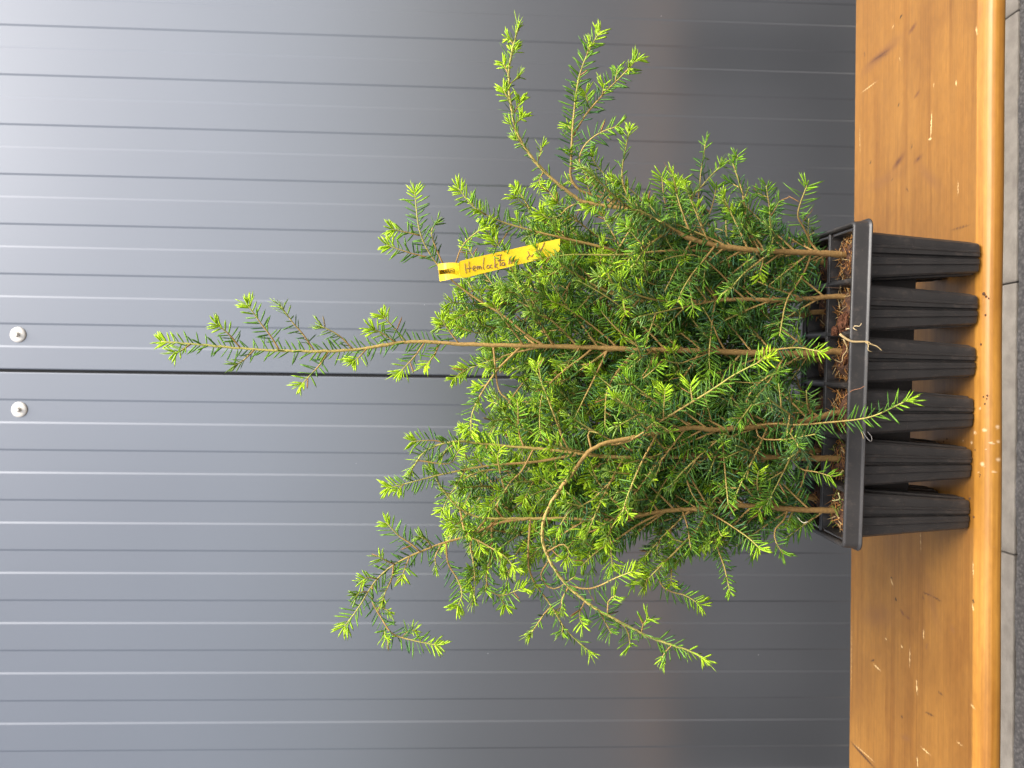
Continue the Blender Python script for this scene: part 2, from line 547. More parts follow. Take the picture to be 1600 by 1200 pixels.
# asphalt running up to the slabs with a ragged edge
xs = np.concatenate([np.linspace(-GX, -2.3, 6)[:-1], np.linspace(-2.3, 2.3, 900), np.linspace(2.3, GX, 6)[1:]])
edge = np.array([1.3125 + .004 * mnoise.noise((x * 9, 3.1, 0)) + .0028 * mnoise.noise((x * 60, 9.7, 0)) + .0016 * mnoise.noise((x * 170, 1.7, 0)) for x in xs])
V, F = [], []
n = len(xs)
for row, (yy, zz) in enumerate([(-45, .0), (.9, .008), (None, .0115), (None, -.03)]):
    for i, x in enumerate(xs):
        y = yy if yy is not None else edge[i] - (.003 if row == 2 else 0.0)
        z = zz + (.0012 * mnoise.noise((x * 120, 5, 2)) if row == 2 else 0)
        V.append((x, y, z))
for r_ in range(3):
    for i in range(n - 1):
        F.append((r_ * n + i, r_ * n + i + 1, (r_ + 1) * n + i + 1, (r_ + 1) * n + i))
tag(link('asphalt', mesh_np('asphalt', V, F), M_ASPH), kind='structure')

# ------------------------------------------------------------------ wall of two steel panels
SEAM = 0.0275
def panel(name, x_from_seam, sign, label):
    """ribbed sheet; plan profile (x, y) walked away from the seam, extruded upwards"""
    D, SL = .0012, .0040
    pts = []
    def P(d, dep): pts.append((SEAM + sign * d, WALL_Y + dep))
    edges = []
    if sign > 0:      # right of the seam: plateau .047, then recess .0455, plateau .0545 ...
        d = .0018; first = .0465
    else:
        d = .0018; first = .0560
    P(d, .03); P(d, .004); P(d + .0016, .0008); P(d + .0034, 0)
    d = first
    while d < 2.5:
        P(d, 0); P(d + SL, D); d += .0455 if sign > 0 else .0455
        P(d, D); P(d + SL, 0); d += .0545
    P(2.6, 0); P(2.6, .03)
    Z0, Z1 = -.03, 2.6
    V = [(x, y, Z0) for x, y in pts] + [(x, y, Z1) for x, y in pts]
    m_ = len(pts)
    F = []
    for i in range(m_ - 1):
        f = (i, i + 1, m_ + i + 1, m_ + i)
        F.append(f if sign > 0 else f[::-1])
    F.append((0, m_ - 1, 2 * m_ - 1, m_) if sign > 0 else (m_, 2 * m_ - 1, m_ - 1, 0))
    F.append(tuple(range(m_, 2 * m_)) if sign > 0 else tuple(range(2 * m_ - 1, m_ - 1, -1)))
    o = link('wall_panel', mesh_np('wall_panel', V, F), M_WALL)
    return tag(o, label, 'wall panel', 'cladding panels of the steel wall')
pan_r = panel('wall_panel', 0, 1, 'grey ribbed steel wall panel behind the tall seedling leader and yellow label')
pan_l = panel('wall_panel', 0, -1, 'grey ribbed steel wall panel behind the drooping branches, on the unlabelled side of the seam')
bm = bmesh.new(); add_box(bm, (SEAM - .004, WALL_Y + .0045, -.02), (SEAM + .004, WALL_Y + .028, 2.58))
seal = link('seal_strip', bm_mesh('seal_strip', bm), M_RUBBER, pan_r)

def lathe(prof, k=32, hexa=False):
    """profile (radius, -y height towards the viewer) turned about the wall normal"""
    V, F = [], []
    for r_, h in prof:
        for j in range(k):
            a = 2 * math.pi * j / k
            V.append((r_ * math.cos(a), -h, r_ * math.sin(a)))
    m_ = len(prof)
    for i in range(m_ - 1):
        for j in range(k):
            F.append((i * k + j, i * k + (j + 1) % k, (i + 1) * k + (j + 1) % k, (i + 1) * k + j))
    F.append(tuple(range(k))[::-1]); F.append(tuple((m_ - 1) * k + j for j in range(k)))
    return V, F
V, F = lathe([(.0155, 0), (.0160, .0006), (.0160, .0022), (.0150, .0034), (.0120, .0041), (.0060, .0046), (.0052, .0044)])
washer_me = mesh_np('washer', V, F); washer_me.polygons.foreach_set('use_smooth', [len(p.vertices) == 4 for p in washer_me.polygons])
V, F = lathe([(.0056, .0035), (.0056, .0052), (.0046, .0058), (.0046, .0100), (.0040, .0110)], 6)
head_me = mesh_np('screw', V, F)
for (px, py), par in (((29, 523), pan_r), ((31, 640), pan_l)):
    w = at(px, py, WALL_Y + .0017)
    s = link('screw', head_me, M_SCREW, par); s.location = w; s.scale = (.97, .97, .97)
    s['label'] = 'pale hexagon headed screw through the panel'
    wa = bpy.data.objects.new('washer', washer_me); COL.objects.link(wa)
    if not washer_me.materials: washer_me.materials.append(M_WASHER)
    wa.parent = s
for o in (pan_r, pan_l):
    for ch in o.children: ch.matrix_parent_inverse = Matrix.Identity(4)

# ------------------------------------------------------------------ bench
bench = empty('wooden_bench', (0, .9, 0))
tag(bench, 'varnished orange pine bench carrying the plant tray', 'bench')
xs = np.concatenate([np.linspace(-1.25, -.56, 8)[:-1], np.linspace(-.56, .56, 920), np.linspace(.56, 1.25, 8)[1:]])
prof = [(y, 0.0) for y in np.linspace(BOARD_Y1, BOARD_FLAT, 262)[:-1]]
for (y0, z0), (y1, z1) in zip(BOARD_PROF[1:9], BOARD_PROF[2:10]):
    for t in np.linspace(0, 1, 4)[:-1]: prof.append((y0 + (y1 - y0) * t, z0 + (z1 - z0) * t))
prof += BOARD_PROF[9:]
k, nx_ = len(prof), len(xs)
PR = np.array(prof)
VX = np.repeat(xs, k); VY = np.tile(PR[:, 0], nx_); VZ = np.tile(PR[:, 1], nx_) + BENCH_Z
VY = VY + np.where(VY < .774, .0007 * np.sin(VX * 9 + 1) + .0004 * np.sin(VX * 23), 0)
i0 = (np.arange(nx_ - 1) * k)[:, None]; j0 = np.arange(k)[None]; j1 = (j0 + 1) % k
quads = np.stack([i0 + j0, i0 + k + j0, i0 + k + j1, i0 + j1], -1).reshape(-1, 4)
bme = bpy.data.meshes.new('seat_board')
caps = [tuple(range(k)), tuple((nx_ - 1) * k + j for j in range(k))[::-1]]
nq = len(quads)
bme.vertices.add(len(VX)); bme.loops.add(nq * 4 + 2 * k); bme.polygons.add(nq + 2)
bme.vertices.foreach_set('co', np.stack([VX, VY, VZ], 1).astype(np.float32).ravel())
bme.loops.foreach_set('vertex_index', np.concatenate([quads.ravel(), caps[0], caps[1]]).astype(np.int32))
bme.polygons.foreach_set('loop_start', np.concatenate([np.arange(nq) * 4, [nq * 4, nq * 4 + k]]).astype(np.int32))
bme.update(calc_edges=True)
# knots, scratches and splashes as colour + cover in one attribute
wob = lambda f, p: np.sin(VX * f + p) * np.sin(VY * f * 1.3 + p * 2) + .6 * np.sin(VX * f * 2.3 - p) * np.sin(VZ * 900 + VY * f * 2.1 + p)
colr_ = np.zeros((len(VX), 3)); cov = np.zeros(len(VX))
WX, WY = VX + .0006 * wob(900, 1.), VY + .0006 * wob(800, 4.)
for c0, rz, sz, cc, stg, soft in BOARD_MARKS:
    dx, dy, dz = WX - c0[0], WY - c0[1], VZ - c0[2]
    u = (dx * math.cos(rz) + dy * math.sin(rz)) / sz[0]; v = (-dx * math.sin(rz) + dy * math.cos(rz)) / sz[1]
    r_ = np.sqrt(u * u + v * v + (dz / sz[2]) ** 2)
    t = np.clip((1 - r_) / (1 - soft), 0, 1); t = t * t * (3 - 2 * t) * stg
    newc = cov + t * (1 - cov)
    colr_ = np.where(newc[:, None] > 1e-6, (np.array(cc) * t[:, None] + colr_ * (cov * (1 - t))[:, None]) / np.maximum(newc, 1e-6)[:, None], colr_)
    cov = newc
a_ = bme.attributes.new('col', 'FLOAT_COLOR', 'POINT')
a_.data.foreach_set('color', np.concatenate([colr_, cov[:, None]], 1).astype(np.float32).ravel())
jj = np.tile(np.arange(k), nx_ - 1)
sm = np.r_[(jj > 262) & (jj < k - 3), False, False]
bme.polygons.foreach_set('use_smooth', sm)
bme.validate()
link('seat_board', bme, M_BOARD, bench)
for sx in (-1.0, 1.0):
    bm = bmesh.new()
    add_box(bm, (sx - .03, .80, .0), (sx + .03, 1.0, BENCH_Z - .0240), .004)
    link('leg', bm_mesh('leg', bm), M_LEG, bench)

# ------------------------------------------------------------------ planting tray: six by two cells
PITCH_C = .054
A_F, B_F = np.array([.1763, .7466]), np.array([-.1578, .7632])     # front corners of the rim
ux = (A_F - B_F) / np.linalg.norm(A_F - B_F)
uy = np.array([-ux[1], ux[0]])
TW, TD = float(np.linalg.norm(A_F - B_F)), 2 * PITCH_C + .0105
tray_c = (A_F + B_F) / 2 + uy * TD / 2
tray = empty('seedling_tray', (tray_c[0], tray_c[1], BENCH_Z))
tag(tray, 'black plastic seedling tray with twelve tapered cells standing on the bench', 'tray')
TR = Matrix(((ux[0], uy[0], 0, tray_c[0]), (ux[1], uy[1], 0, tray_c[1]), (0, 0, 1, BENCH_Z), (0, 0, 0, 1)))
def tray_pt(x, y, z):
    return np.array(TR @ Vector((x, y, z)))
RIM_Z = .1445
def tray_part(name, me, loc=(0, 0, 0), parent=tray):
    o = link(name, me, M_PLASTIC, parent)
    o.matrix_parent_inverse = Matrix.Identity(4)
    o.matrix_basis = Matrix.Translation(-Vector(tray.location)) @ TR @ Matrix.Translation(loc)
    return o

def cell_ring(h, ribs, dz=None):
    """one level of a cell: square of half width h with ribbed faces"""
    prof = [(0.06, -.03), (.16, 0), (.27, 0), (.29, 1), (.33, 1), (.35, .45), (.45, .45), (.475, -1.9), (.525, -1.9), (.55, .45), (.65, .45), (.67, 1), (.71, 1), (.73, 0), (.84, 0), (.94, -.03)]
    out = []
    for f in range(4):
        c, s = math.cos(f * math.pi / 2), math.sin(f * math.pi / 2)
        for t, o in prof:
            x = (t * 2 - 1) * h
            y = -h - o * ribs
            if t < .1 or t > .9: y = -h + .0006 * h / .025
            out.append((x * c - y * s, x * s + y * c))
    return out
lv = [(.1405, .0252, 0), (.134, .0250, .0004), (.128, .0243, .0010), (.110, .0231, .0016), (.0755, .0207, .0017), (.0750, .0205, .0017), (.040, .0181, .0017), (.006, .0158, .0016), (.0022, .0152, .0014), (.0004, .0138, .0010)]
V, F = [], []
K = 64
for z, h, rb in lv:
    V += [(x, y, z) for x, y in cell_ring(h, rb)]
for i in range(len(lv) - 1):
    for j in range(K):
        F.append((i * K + j, (i + 1) * K + j, (i + 1) * K + (j + 1) % K, i * K + (j + 1) % K))
nb = (len(lv) - 1) * K
F.append(tuple(nb + j for j in range(K))[::-1])
n0 = len(V)
inner = [(.1405, .0242, 0), (.128, .0220, .0004), (.110, .0192, .0002), (.095, .0178, .0002)]
for z, h, rb in inner:
    V += [(x, y, z) for x, y in cell_ring(h, rb)]
for i in range(len(inner) - 1):
    for j in range(K):
        F.append((n0 + i * K + j, n0 + i * K + (j + 1) % K, n0 + (i + 1) * K + (j + 1) % K, n0 + (i + 1) * K + j))
for j in range(K):
    F.append((j, (j + 1) % K, n0 + (j + 1) % K, n0 + j))
cell_me = mesh_np('cell', V, F)
cells = {}
for row in range(2):
    for c in range(6):
        x, y = (2.5 - c) * PITCH_C, (row - .5) * PITCH_C
        cells[(row, c)] = (x, y)
        tray_part('cell', cell_me, (x, y, 0))
# dividers between the cells
for i in range(5):
    bm = bmesh.new(); add_box(bm, (-.0024, -TD / 2 + .004, .1375), (.0024, TD / 2 - .004, .1424), .0018, 3)
    tray_part('divider', bm_mesh('divider', bm, True), ((i - 2) * PITCH_C, 0, 0))
bm = bmesh.new(); add_box(bm, (-TW / 2 + .004, -.0024, .1378), (TW / 2 - .004, .0024, .1427), .0018, 3)
tray_part('divider', bm_mesh('divider', bm, True))
bm = bmesh.new(); add_box(bm, (-TW / 2 + .012, -.0007, .044), (TW / 2 - .012, .0007, .1380), .0003, 1)
tray_part('darkening_web', bm_mesh('darkening_web', bm))  # plate between the rows, carried lower to darken the gaps between cells
# rim: a rolled profile swept round a rounded rectangle
def rrect(hx, hy, r, k=6):
    P = []
    for cx, cy, a0 in ((hx - r, hy - r, 0), (-hx + r, hy - r, 90), (-hx + r, -hy + r, 180), (hx - r, -hy + r, 270)):
        for i in range(k + 1):
            a = math.radians(a0 + 90 * i / k)
            P.append((cx + r * math.cos(a), cy + r * math.sin(a), math.cos(a), math.sin(a)))
    return P
rim_prof = [(-.0050, .1385), (-.0048, .1415), (-.0040, .1437), (-.0028, RIM_Z), (-.0014, RIM_Z), (-.0002, .1436), (.0002, .1420), (.0010, .1300), (.0014, .1288), (.0030, .1282), (.0036, .1275), (.0035, .1266),
            (.0024, .1262), (.0002, .1272), (-.0004, .1290), (-.0012, .1400), (-.0022, .1424), (-.0032, .1414), (-.0040, .1385)]
path = rrect(TW / 2, TD / 2, .006)
V, F = [], []
k = len(rim_prof)
for x, y, nx, ny in path:
    wv_ = .0006 * mnoise.noise((x * 22, y * 22, 3))
    for o_, z in rim_prof:
        V.append((x + nx * (o_ + wv_), y + ny * (o_ + wv_), z + .7 * wv_))
m_ = len(path)
for i in range(m_):
    for j in range(k):
        F.append((i * k + j, ((i + 1) % m_) * k + j, ((i + 1) % m_) * k + (j + 1) % k, i * k + (j + 1) % k))
tray_part('rim', mesh_np('rim', V, F, smooth=True))

# ------------------------------------------------------------------ needles
YOUNG = np.array([.52, .76, .028]); FRESH = np.array([.26, .50, .028]); MID = np.array([.118, .275, .040]); OLD = np.array([.036, .118, .032]); BLUE = np.array([.085, .21, .095])
N_FACES = [(3, 2, 5, 6), (1, 3, 6, 4), (2, 1, 4, 5), (0, 2, 3), (0, 3, 1), (0, 1, 2), (6, 5, 7), (4, 6, 7), (5, 4, 7)]
LOOPN = np.array([i for f in N_FACES for i in f])
SIZES = np.array([len(f) for f in N_FACES])
UNDER = np.array([0, 0, 1, 0, 0, 1, 0, 0, 1], float)

class Needles:
    def __init__(s): s.P, s.d, s.n, s.L, s.W, s.c = [], [], [], [], [], []
    def add(s, P, d, n, L, W, c):
        s.P.append(P); s.d.append(d); s.n.append(n); s.L.append(L); s.W.append(W); s.c.append(c)
    def count(s): return sum(len(p) for p in s.P)
    def mesh(s, name):
        P, d, n, L, W, c = (np.concatenate(q) for q in (s.P, s.d, s.n, s.L, s.W, s.c))
        d = norm(d); n = norm(n - (n * d).sum(1, keepdims=True) * d); w = np.cross(d, n)
        m = len(P)
        bend = rng.normal(.06, .06, m)
        L_, W_ = L[:, None], W[:, None]
        def pt(t, sw, sn): return P + d * L_ * t + w * W_ * sw + n * (W_ * sn - (bend[:, None] * L_ * t * t))
        V = np.stack([pt(0, 0, 0), pt(.16, -.42, 0), pt(.16, .42, 0), pt(.16, 0, .22), pt(.72, -.5, 0), pt(.72, .5, 0), pt(.72, 0, .24), pt(1, 0, 0)], 1)
        me = bpy.data.meshes.new(name)
        nl = len(LOOPN)
        me.vertices.add(8 * m); me.loops.add(nl * m); me.polygons.add(9 * m)
        me.vertices.foreach_set('co', V.astype(np.float32).ravel())
        base = (np.arange(m) * 8)[:, None]
        me.loops.foreach_set('vertex_index', (base + LOOPN[None]).astype(np.int32).ravel())
        starts = np.r_[0, np.cumsum(SIZES)[:-1]]
        me.polygons.foreach_set('loop_start', ((np.arange(m) * nl)[:, None] + starts[None]).astype(np.int32).ravel())
        und = c * .55 + np.array([.075, .115, .075])
        fc = c[:, None, :] * (1 - UNDER)[None, :, None] + und[:, None, :] * UNDER[None, :, None]
        fc = np.concatenate([fc, np.ones((m, 9, 1))], 2)
        me.update(calc_edges=True)
        a = me.attributes.new('col', 'FLOAT_COLOR', 'FACE')
        a.data.foreach_set('color', fc.astype(np.float32).ravel())
        me.validate()
        return me

UPV = np.array([0, 0, 1.])
FACE_CAM = np.array([.05, -.85, .35])
def needle_twig(N, path, fresh, L0=.0160, s0=0.0, gap=.0019, tip=.022, hue=0.0, face=None):
    """needles along a path from arc fraction s0; `fresh` 0..1 is how young the end is"""
    seg = np.r_[0, np.cumsum(np.linalg.norm(np.diff(path, axis=0), axis=1))]
    S = seg[-1]
    a = s0 * S
    if S - a < .004: return
    pos = np.arange(a + .002, S - .001, gap)
    tipn = int(3 + 9 * min(1, fresh))
    pos = np.r_[pos, S - rng.random(tipn) * min(.006, S * .5)]
    pos = np.clip(pos + rng.normal(0, .0006, len(pos)), 0, S)
    m = len(pos)
    P = np.stack([np.interp(pos, seg, path[:, k]) for k in range(3)], 1)
    T = norm(np.gradient(path, axis=0))
    T = norm(np.stack([np.interp(pos, seg, T[:, k]) for k in range(3)], 1))
    ref = UPV if face is None else face
    ref = np.broadcast_to(ref, T.shape) + rng.normal(0, .10, T.shape)
    n = ref - (ref * T).sum(1, keepdims=True) * T
    small = np.linalg.norm(n, axis=1) < .35
    alt = np.array([.25, -.95, .2])
    n2 = alt - (alt * T).sum(1, keepdims=True) * T
    n[small] = n2[small]
    n = norm(n); b = np.cross(T, n)
    side = np.where(np.arange(m) % 2 == 0, 1., -1.)
    phi = side * np.radians(rng.normal(74, 25, m))
    rad = n * np.cos(phi)[:, None] + b * np.sin(phi)[:, None]
    end = np.clip((pos - (S - tip)) / tip, 0, 1)
    alpha = np.radians(rng.normal(63, 10, m) - 22 * end ** 2)
    d = T * np.cos(alpha)[:, None] + rad * np.sin(alpha)[:, None]
    L = L0 * rng.normal(1, .15, m) * (1 - .22 * end ** 2) * np.clip(.72 + (pos - a) / .03, .72, 1)
    L = np.clip(L, .004, .026)
    W = np.clip(rng.normal(.00165, .0002, m), .0011, .0023)
    nrm = n + .5 * rad + rng.normal(0, .25, n.shape)
    y = np.clip(end * 1.15 * fresh + rng.normal(0, .08, m) + .30 * fresh * (pos / S) + hue, 0, 1)[:, None]
    base = OLD + (MID - OLD) * rng.random((m, 1))
    blue = rng.random((m, 1)) < .22
    base = np.where(blue, BLUE * (.8 + .4 * rng.random((m, 1))), base)
    c = np.where(y < .5, base + (FRESH - base) * (y * 2), FRESH + (YOUNG - FRESH) * (y * 2 - 1))
    dead = rng.random((m, 1)) < .012
    c = np.where(dead, np.array([.42, .22, .07]), c)
    c = c * rng.normal(1, .10, (m, 1))
    N.add(P, d, nrm, L, W, np.clip(c, .005, .9))

BROWN, TAN, GREENW = np.array([.215, .115, .040, 1]), np.array([.42, .262, .085, 1]), np.array([.42, .43, .10, 1])
def wood_col(n, young0, young1):
    t = (young0 + (young1 - young0) * np.linspace(0, 1, n) ** 1.5)[:, None]
    return np.where(t < .5, BROWN + (TAN - BROWN) * t * 2, TAN + (GREENW - TAN) * (t * 2 - 1))

def sprout(p0, d0, length, droop=.0, lift=0., wander=.10, step=.004):
    """free path grown from p0 along d0"""
    n = max(4, int(length / step))
    st = length / n
    P = [np.array(p0, float)]
    d = np.array(d0, float); d /= np.linalg.norm(d)
    wv = rng.normal(0, wander, 3)
    for i in range(n):
        t = i / n
        d = d + UPV * st * (lift * (1 - t) - droop * t) * 14 + wv * st * 22 + rng.normal(0, .012, 3)
        d /= np.linalg.norm(d)
        if i % 6 == 5: wv = rng.normal(0, wander, 3)
        P.append(P[-1] + d * st)
    return np.array(P)

class Branch:
    """one branch of a seedling with its side twigs: wood mesh + needles"""
    def __init__(s): s.W, s.N = Wood(), Needles()
    def shoot(s, path, r0, r1, fresh=.6, needles_from=0.0, L0=.0160, young=(.2, .9), hue=0.0, k=6, gap=.0017, face=None):
        n = len(path)
        s.W.add(path, np.linspace(r0, r1, n), k, wood_col(n, *young))
        needle_twig(s.N, path, fresh, L0, needles_from, gap, hue=hue, face=face)
    def twigs(s, path, every, lmin, lmax, fresh=.6, start=.15, L0=.0150, hue=0.0, end=.95, ang=50, fl=None):
        seg = np.r_[0, np.cumsum(np.linalg.norm(np.diff(path, axis=0), axis=1))]
        S = seg[-1]
        T = norm(np.gradient(path, axis=0))
        q = start * S + rng.random() * every
        sgn = 1 if rng.random() < .5 else -1
        while q < end * S:
            p = np.array([np.interp(q, seg, path[:, j]) for j in range(3)])
            t = norm(np.array([np.interp(q, seg, T[:, j]) for j in range(3)]))
            n = UPV - (UPV @ t) * t
            if np.linalg.norm(n) < .3: n = np.array([.2, -1, .1]) - (np.array([.2, -1, .1]) @ t) * t
            n = norm(n); b = np.cross(t, n)
            ph = sgn * math.radians(rng.normal(80, 28))
            a = math.radians(rng.normal(ang, 10))
            d = t * math.cos(a) + (n * math.cos(ph) + b * math.sin(ph)) * math.sin(a)
            l = (lmin + (lmax - lmin) * rng.random()) * (1 - .45 * q / S)
            pp = sprout(p, d, l, droop=.12, lift=.12, wander=.12)
            s.shoot(pp, .0009, .0005, fresh * rng.uniform(.55, 1.2), .02, L0 * rng.uniform(.82, 1.05), (.5, 1), hue, 4, .0017, FACE_CAM if rng.random() < .4 else None)
            sgn = -sgn
            q += every * rng.uniform(.6, 1.5)
    def build(s, plant):
        o = link('branch', s.W.mesh('branch'), M_BARK, plant)
        if s.N.count():
            ne = link('needles', s.N.mesh('needles'), M_NEEDLE)
            ne.parent = o
            ne.matrix_parent_inverse = o.matrix_parent_inverse.inverted() if False else Matrix.Identity(4)
            tag(ne, kind='stuff')
        return o

# ------------------------------------------------------------------ twelve seedlings
def traced(pts, D0, D1, step=.005, D=None):
    """path through photo pixels; the depth runs from D0 to D1 (metres) or through the list D"""
    pts = np.asarray(pts, float)
    s = np.r_[0, np.cumsum(np.linalg.norm(np.diff(pts, axis=0), axis=1))]; s /= s[-1]
    dd = D0 + (D1 - D0) * s if D is None else np.asarray(D)
    return smoothpath([at(x, y, d) for (x, y), d in zip(pts, dd)], step)

LABELS = {
    (0, 0): ('hemlock seedling at the tray end with long tips arching sideways past the labelled side', 'F1'),
    (0, 1): ('hemlock seedling with bare brown stem between the sideways arching one and the tallest one', 'F2'),
    (0, 2): ('tallest hemlock seedling with a straight leader rising far above all the others', 'F3'),
    (0, 3): ('hemlock seedling whose leader bends over in a big arch and droops beside the tray', 'F4'),
    (0, 4): ('hemlock seedling with straight brown stem and two pale bowing tips, next to the end one', 'F5'),
    (0, 5): ('hemlock seedling at the unlabelled tray end with a forked hooked tip reaching out sideways', 'F6'),
    (1, 0): ('dense back row hemlock seedling behind the end one on the labelled side', 'B1'),
    (1, 1): ('dense back row hemlock seedling behind the bare stemmed one under the yellow label', 'B2'),
    (1, 2): ('dense back row hemlock seedling directly behind the tallest one', 'B3'),
    (1, 3): ('dense back row hemlock seedling directly behind the one with the arching leader', 'B4'),
    (1, 4): ('dense back row hemlock seedling behind the straight stem with two bowing tips', 'B5'),
    (1, 5): ('dense back row hemlock seedling behind the end one with the forked hooked tip', 'B6'),
}
SOIL_Z = BENCH_Z + .122
# stems: photo pixels from the soil upwards, depth at base and tip, radii, where needles begin, twig spacing
STEMS = {
    'F1': dict(px=[(1325, 398), (1250, 394), (1180, 391), (1125, 384), (1085, 375), (1058, 362), (1010, 335), (950, 322), (905, 312), (870, 285), (840, 257), (810, 212), (797, 155), (796, 100), (810, 42)], D1=.75, r=(.0036, .0008), nf=.56, fresh=1.0, gap=.0021),
    'F2': dict(px=[(1325, 462), (1230, 468), (1150, 468), (1080, 472), (1030, 473), (980, 466), (940, 452), (890, 425), (850, 420), (800, 445)], D1=.79, r=(.0031, .0008), nf=.75, fresh=.8),
    'F3': dict(px=[(1320, 548), (1250, 553), (1195, 552), (1080, 548), (1000, 546), (900, 542), (810, 540), (730, 538), (640, 534), (560, 546), (480, 549), (400, 546), (330, 540), (252, 534)], D1=.79, r=(.0039, .0009), nf=.60, fresh=.9, gap=.0024),
    'F4': dict(px=[(1318, 642), (1270, 655), (1224, 662), (1103, 673), (1084, 667), (1053, 672), (1000, 682), (932, 697), (900, 732), (864, 781), (849, 815), (847, 840), (860, 878), (875, 902), (900, 927), (930, 950), (975, 975), (1030, 1002), (1068, 1012), (1105, 1032)], D1=.70, r=(.0033, .0009), nf=.54, fresh=.85),
    'F5': dict(px=[(1325, 717), (1200, 715), (1100, 713), (1000, 715), (930, 712), (880, 705), (827, 700), (767, 695), (713, 690), (673, 700), (650, 720), (642, 740)], D1=.77, r=(.0034, .0008), nf=.75, fresh=.9),
    'F6': dict(px=[(1318, 798), (1246, 796), (1166, 790), (1100, 795), (1042, 798), (954, 812), (891, 810), (847, 810), (783, 810), (740, 807), (713, 790), (690, 763), (670, 723)], D1=.78, r=(.0034, .0008), nf=.72, fresh=1.0),
    'B1': dict(px=[(1290, 410), (1200, 405), (1100, 390), (1000, 392), (900, 380), (850, 372)], D1=.86, r=(.003, .0009), nf=.5, fresh=.6),
    'B2': dict(px=[(1290, 485), (1240, 492), (1100, 490), (980, 480), (860, 470), (780, 478), (735, 490)], D1=.86, r=(.003, .0009), nf=.55, fresh=.7),
    'B3': dict(px=[(1290, 560), (1200, 575), (1100, 570), (980, 580), (870, 585), (800, 575)], D1=.87, r=(.003, .0009), nf=.55, fresh=.7),
    'B4': dict(px=[(1290, 635), (1200, 630), (1100, 628), (980, 640), (870, 650), (800, 640)], D1=.87, r=(.003, .0009), nf=.55, fresh=.7),
    'B5': dict(px=[(1285, 705), (1200, 700), (1100, 740), (980, 745), (870, 752), (790, 760), (725, 765)], D1=.87, r=(.003, .0009), nf=.55, fresh=.7),
    'B6': dict(px=[(1285, 780), (1200, 770), (1100, 778), (980, 790), (870, 800), (790, 850), (760, 880)], D1=.86, r=(.003, .0009), nf=.55, fresh=.8),
}
# branches that the photograph lets one follow: owner, depth from-to, pixels, options
T = []
def tr(owner, D0, D1, px, **kw): T.append((owner, D0, D1, px, kw))
# --- labelled side
tr('F1', .785, .76, [(1150, 390), (1100, 392), (1040, 392), (970, 398), (890, 398), (850, 404)], r=.0016, nf=.78, fresh=.9)
tr('F1', .785, .76, [(1010, 335), (950, 312), (897, 290), (893, 240), (897, 175), (905, 120), (920, 80), (938, 48)], r=.0017, nf=.42, fresh=.9, tw=.022)
tr('F1', .775, .75, [(896, 212), (915, 180), (945, 145), (975, 115), (998, 90)], r=.0011, nf=.15, fresh=.75, tw=.02)
tr('F1', .775, .735, [(960, 322), (935, 297), (912, 268), (905, 245), (918, 222), (942, 205), (968, 197)], r=.0011, nf=.35, fresh=.35, hue=.10, L=.016)
tr('F1', .785, .75, [(1050, 362), (1010, 345), (978, 300), (972, 265), (978, 230), (984, 200)], r=.0014, nf=.45, fresh=.95)
tr('F1', .785, .77, [(1058, 362), (1010, 320), (980, 292), (960, 285)], r=.0012, nf=.3, fresh=.7)
tr('F1', .785, .76, [(975, 397), (940, 386), (880, 372), (830, 360), (780, 345), (742, 325), (716, 294)], r=.0016, nf=.42, fresh=1.0, tw=.022)
tr('F1', .775, .765, [(800, 350), (785, 375), (770, 385), (760, 350)], r=.0009, nf=.3, fresh=1.0)
tr('F1', .79, .78, [(1180, 391), (1166, 338), (1159, 297), (1143, 250)], r=.0014, nf=.25, fresh=.35, tw=.016)
tr('F1', .80, .80, [(1130, 385), (1095, 328), (1094, 281), (1103, 220)], r=.0012, nf=.3, fresh=.3)
tr('F1', .80, .79, [(1100, 372), (1078, 322), (1100, 287), (1130, 255)], r=.0011, nf=.3, fresh=.55)
tr('F1', .80, .80, [(1215, 393), (1205, 340), (1197, 290)], r=.0011, nf=.25, fresh=.25, tw=.014)
tr('F1', .79, .72, [(1275, 396), (1258, 360), (1246, 335), (1253, 312), (1262, 287)], r=.0011, nf=.35, fresh=.4, L=.020, gap=.0026, hue=.12)
tr('F1', .79, .745, [(1255, 396), (1262, 412), (1248, 440), (1229, 470), (1218, 525)], r=.0011, nf=.05, fresh=.3, gap=.0024)
tr('F1', .80, .80, [(1060, 362), (1040, 320), (1034, 275)], r=.001, nf=.3, fresh=.5)
tr('F1', .80, .79, [(1070, 365), (1050, 320), (1064, 282)], r=.001, nf=.3, fresh=.6)
tr('F1', .80, .80, [(1090, 372), (1110, 330), (1120, 290)], r=.001, nf=.2, fresh=.3)
tr('F1', .785, .77, [(905, 312), (880, 330), (865, 345), (845, 332)], r=.001, nf=.1, fresh=.9)
tr('F1', .79, .775, [(930, 318), (950, 285), (925, 250), (922, 238)], r=.0009, nf=.2, fresh=.6)
for a in ([(810, 212), (800, 204), (796, 190)], [(806, 200), (815, 192), (818, 180)], [(800, 180), (810, 168), (814, 152)], [(798, 165), (790, 152), (786, 138)], [(797, 140), (807, 128), (813, 118)],
          [(796, 120), (788, 110), (786, 98)], [(797, 100), (802, 88), (803, 76)], [(800, 78), (794, 68), (793, 58)], [(840, 257), (846, 244), (848, 228)], [(850, 268), (840, 275), (845, 290)], [(825, 232), (812, 226), (806, 214)]):
    tr('F1', .765, .755, a, r=.0007, nf=.1, fresh=1.1, L=.0135)
